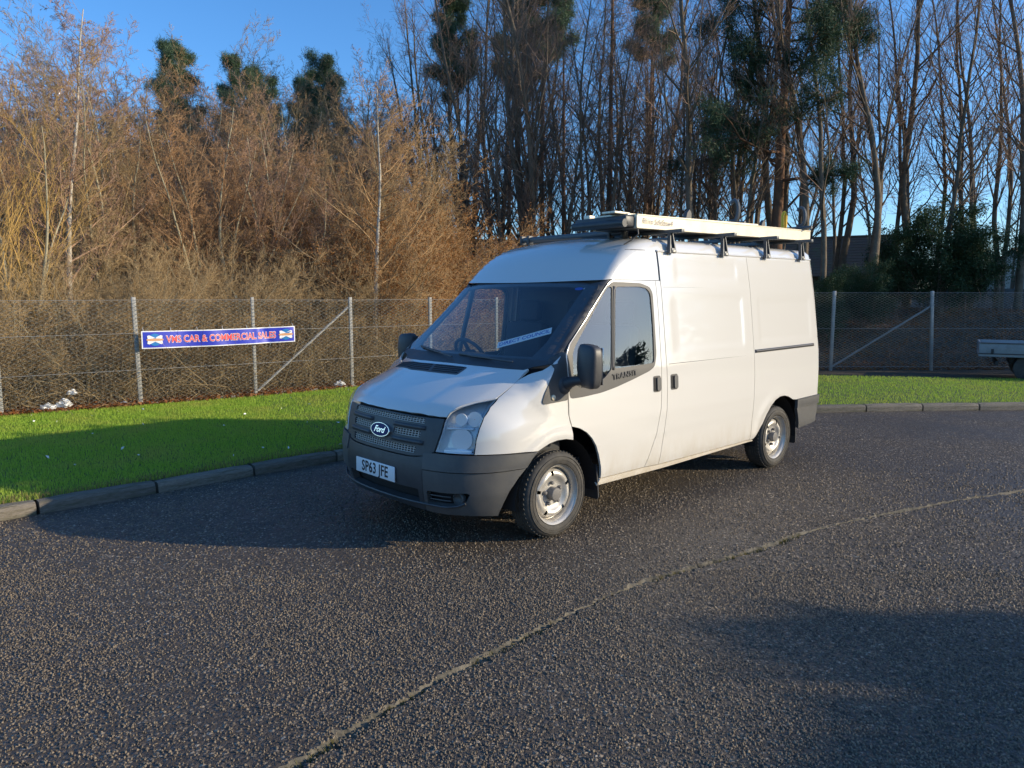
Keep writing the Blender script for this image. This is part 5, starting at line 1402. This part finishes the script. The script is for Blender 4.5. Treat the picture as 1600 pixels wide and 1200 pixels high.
for n_, (px_, dp, s_) in enumerate(sorted(((545, 18.2, 1.0), (600, 18.8, 1.05), (650, 19.4, 1.15), (700, 20.4, 1.15), (735, 21.0, 1.0), (575, 20.5, 1.2), (665, 22, 1.3), (625, 17.8, .9)))):
    plant('bush2', PX(px_, dp), dp, s_, "bush with orange-brown dead leaves behind the bonnet, " + ORD[n_] + " from the banner", GO, cat="bush")
# pines showing over the thicket
plant('pine2', PX(292, 38), 38, 1.0, "pine top rising alone over the thicket above the banner", rz=.5)
plant('pine1', PX(395, 38), 38, .85, "rounded pine top behind the thicket, second from the solitary pine", rz=1.5)
plant('pine2', PX(425, 40), 40, .92, "paler pine crown close beside the rounded pine top", rz=3)
plant('pine1', PX(525, 36), 36, .83, "broad dark pine behind the far birch", rz=2.2)
plant('pine2', PX(495, 39), 39, .91, "thin pine left of the broad dark pine", rz=4.2)
plant('pine4', PX(725, 33), 33, .98, "light green pine at the left end of the tall stand", rz=5)
plant('pine4', PX(850, 32), 32, 1.06, "dark full-crowned pine in the tall stand above the windscreen", rz=.9)
plant('pine4', PX(795, 34), 34, .98, "thin-crowned pine between two fuller pines above the windscreen", rz=1.9)
plant('pine4', PX(1000, 36), 36, 1.12, "pine top just right of the golden larch", rz=2.9)
plant('pine3', PX(1208, 24), 24, .92, "large dark pine with long level boughs behind the roof rack", rz=R(200))
plant('larch', PX(948, 28), 28, .98, "tall golden-brown larch with a straight trunk behind the cab roof", rz=1)
plant('larch', PX(880, 36), 36, .95, "fainter larch standing left of the golden larch", rz=3)
# the tall stand
spots = []
r_ = random.Random(5)
for px_ in range(690, 1090, 19): spots.append((px_ + r_.uniform(-9, 9), r_.uniform(25, 33), 'van'))
for px_ in range(1095, 1640, 25): spots.append((px_ + r_.uniform(-12, 12), r_.uniform(22.5, 29), 'right'))
for px_ in range(705, 1640, 66): spots.append((px_ + r_.uniform(-20, 20), r_.uniform(36, 46), 'far'))
cnt = {'van': 0, 'right': 0, 'far': 0}
for k_, (px_, dp, w_) in enumerate(sorted(spots)):
    kd = (('tall1', 'tall2', 'tall3', 'tall2', 'tall1') if w_ == 'right' else ('tall1', 'tall2', 'tall3', 'tall4', 'tall2'))[r_.randrange(5)]
    n_ = (ORD[:20] + ['twenty-' + o_ for o_ in ORD[:9]])[cnt[w_]]; cnt[w_] += 1
    lab = {'van': "slim dark tree behind the cab roof, " + n_ + " from the bonnet side", 'right': "dark bare tree on the bank behind the van, " + n_ + " of its row", 'far': "distant slim tree, " + n_ + " of the back row from the banner side"}[w_]
    grp = {'van': "slim trees behind the cab", 'right': "bare trees on the bank behind the far fence", 'far': "distant trees of the tall stand"}[w_]
    plant(kd, PX(px_, dp), dp, r_.uniform(.85, 1.12), lab, grp)
for px_, dp, s_, lab in ((1290, 21.2, .5, "low evergreen bush beside the van's rear corner"), (1345, 22, .5, "low evergreen bush below the tiled house gable"), (1450, 25, .95, "rounded evergreen bush, tallest behind the far fence"), (1505, 25, .75, "evergreen bush between trunks right of the tallest evergreen"), (1400, 27, .65, "evergreen bush left of the tallest evergreen, behind the trunks")):
    plant('evergreen', PX(px_, dp), dp, s_, lab, cat="bush")
# undergrowth: brambles and thin suckers, too many to count
g = np.random.default_rng(5); N = 8000
ux = g.random(N) * 14 - 11.5; off_ = .12 + g.random(N) ** 1.2 * 5.0
fx = np.interp(ux, [p[0] for p in FENCE_L], [p[1] for p in FENCE_L])
st = np.stack([ux - .6 * off_, fx + .8 * off_, H(ux, fx + off_) - .02], 1)
P = lines(st, norm(g.standard_normal((N, 3)) * [.6, .6, .2] + [0, 0, .9]), .5 + 1.3 * g.random(N), 3, .30, -.16, g)
V, f = tubes(P, np.full(N, .006), np.full(N, .002), 3)
s_, d_, L_, rd = spawn(P, np.full(N, .006), np.full(N, .002), np.full(N, .9), P_(n=3, t0=.2, t1=1, ang=50, lr=.35, rr=.5, taper=.3), g)
V2, f2 = cones(s_, s_ + d_ * L_[:, None], np.full(len(s_), .0035), g)
o = link("undergrowth", np_mesh("undergrowth", np.concatenate([V, V2]), [f, f2 + len(V)]), T_under); tag(o, "tangle of dry brambles and suckers behind the banner fence", "undergrowth", kind="stuff")
N = 1400; ux = g.random(N) * 17 + 1.5; uy = RY + .2 + g.random(N) * 7
P = lines(np.stack([ux, uy, H(ux, uy)], 1), norm(g.standard_normal((N, 3)) * [.7, .7, .2] + [0, 0, .7]), .3 + .9 * g.random(N), 4, .25, -.08, g)
V, f = tubes(P, np.full(N, .006), np.full(N, .002), 3)
o = link("bank_undergrowth", np_mesh("bank_undergrowth", V, [f]), T_dark); tag(o, "sparse dark brambles on the shaded bank behind the far fence", "undergrowth", kind="stuff")

# ================================================================ houses beyond the trees
def house(name, x, y, z, w, d, hw, hr, rz, label, wallm):
    h_ = empty(name, (x, y, z), rz); tag(h_, label, "house")
    mb = MB(); mb.poly_prism([(-w / 2, -d / 2, 0), (-w / 2, d / 2, 0), (-w / 2, d / 2, hw), (-w / 2, 0, hw + hr - .1), (-w / 2, -d / 2, hw)], (w, 0, 0)); mb.build("wall", wallm, h_, smooth=False)
    rf = empty("roof"); rf.parent = h_
    sl = math.hypot(d / 2 + .35, hr * (d / 2 + .35) / (d / 2)); an = math.atan2(hr, d / 2)
    rows = 14
    for s in (-1, 1):
        mb = MB()
        for k in range(rows):
            u = sl * (k + .5) / rows
            c = (0, s * (u * math.cos(an)), hw + hr + .04 - u * math.sin(an) + .02)
            mb.box(c, (w + .6, sl / rows * 1.15, .035), Matrix.Rotation(-s * (an - .04), 3, 'X'))
        mb.build("tile_courses", M['tile'], rf, smooth=False)
    mb = MB(); mb.tube([(-w / 2 - .3, 0, hw + hr + .06), (w / 2 + .3, 0, hw + hr + .06)], .10, 8); mb.build("ridge", M['tile'], rf)
    for s in (-1,):
        for xx in np.arange(-w / 2 + 1.2, w / 2 - .5, 2.6):
            mb = MB(); mb.box((xx, s * d / 2, hw - 1.3), (1.2, .08, 1.2)); wf = mb.build("window", M['bannerwhite'], h_, smooth=False)
            mb = MB(); mb.box((xx, s * (d / 2 + .03), hw - 1.3), (1.05, .05, 1.05)); mb.build("pane", M['dark'], wf, smooth=False)
    return h_
house("house", PX(830, 52), 54, .6, 16, 7, 2.8, 2.4, R(4), "low brick house with a long brown tiled roof behind the cab roof", M['brick'])
house("house", PX(1285, 46), 48, .2, 9, 7, 3.0, 2.3, R(-28), "house with a mossy brown gable roof behind the van's rear corner", M['brick'])
house("house", PX(1625, 70), 70, .5, 9, 7, 3.2, 2.5, R(20), "distant pale house glimpsed at the right edge between trunks", M['render'])
# ================================================================ wood across the yard, beyond the picture's edge: shades the far fence, shows in the side windows
def mass(name, segs, seed, label, mt):
    g = np.random.default_rng(seed); Vs = []
    for (xa, ya, xb, yb, h0, h1, n) in segs:
        for k in range(n):
            t = (k + g.random()) / n; x = xa + (xb - xa) * t + g.normal() * 1.0; y = ya + (yb - ya) * t; h = h0 + (h1 - h0) * t; h *= .88 + .24 * g.random()
            m_ = 750; u = g.random(m_) ** .7; z = h * (1 - u); rad = (1.5 + .11 * h) * np.sqrt(u) * (.3 + .7 * g.random(m_)); a_ = g.random(m_) * 6.28
            c = np.stack([x + rad * np.cos(a_), y + rad * np.sin(a_), z], 1); d = norm(g.standard_normal((m_, 3))); e = norm(np.cross(d, g.standard_normal((m_, 3))))
            sz = .26 + .2 * g.random((m_, 1)); Vs.append(np.stack([c - d * sz, c + e * sz * .6, c + d * sz], 1).reshape(-1, 3))
    V = np.concatenate(Vs); k = np.arange(len(V) // 3) * 3
    o = link(name, np_mesh(name, V, [np.stack([k, k + 1, k + 2], 1)]), mt); tag(o, label, "trees", kind="stuff")
mass("treeline", [(40, 14.4, 42, 52, 12.0, 14, 50), (46, 14.4, 48, 60, 12.5, 15, 44), (55, -8, 55, 12, 5.0, 6.5, 14)], 3, "dark wood across the yard reflected in the side windows", L_dark)
g = np.random.default_rng(9); N = 34000  # unseen mass of leaves, added and sized to cast the foreground shadow
hx = 15 + 1.0 * g.random(N); hy = -14 + 16.3 * g.random(N); hz = 4.46 * g.random(N) ** .75 + .10 * np.sin(hy * 3)
c = np.stack([hx, hy, hz], 1); d = norm(g.standard_normal((N, 3))); e = norm(np.cross(d, g.standard_normal((N, 3)))); z_ = .28 + .15 * g.random((N, 1))
V = np.stack([c - d * z_, c + e * z_ * .6, c + d * z_], 1).reshape(-1, 3); k = np.arange(N) * 3
o = link("shade_mass", np_mesh("shade_mass", V, [np.stack([k, k + 1, k + 2], 1)]), L_dark); tag(o, "unseen leafy mass added to shade the near asphalt", "shade_mass", kind="stuff")
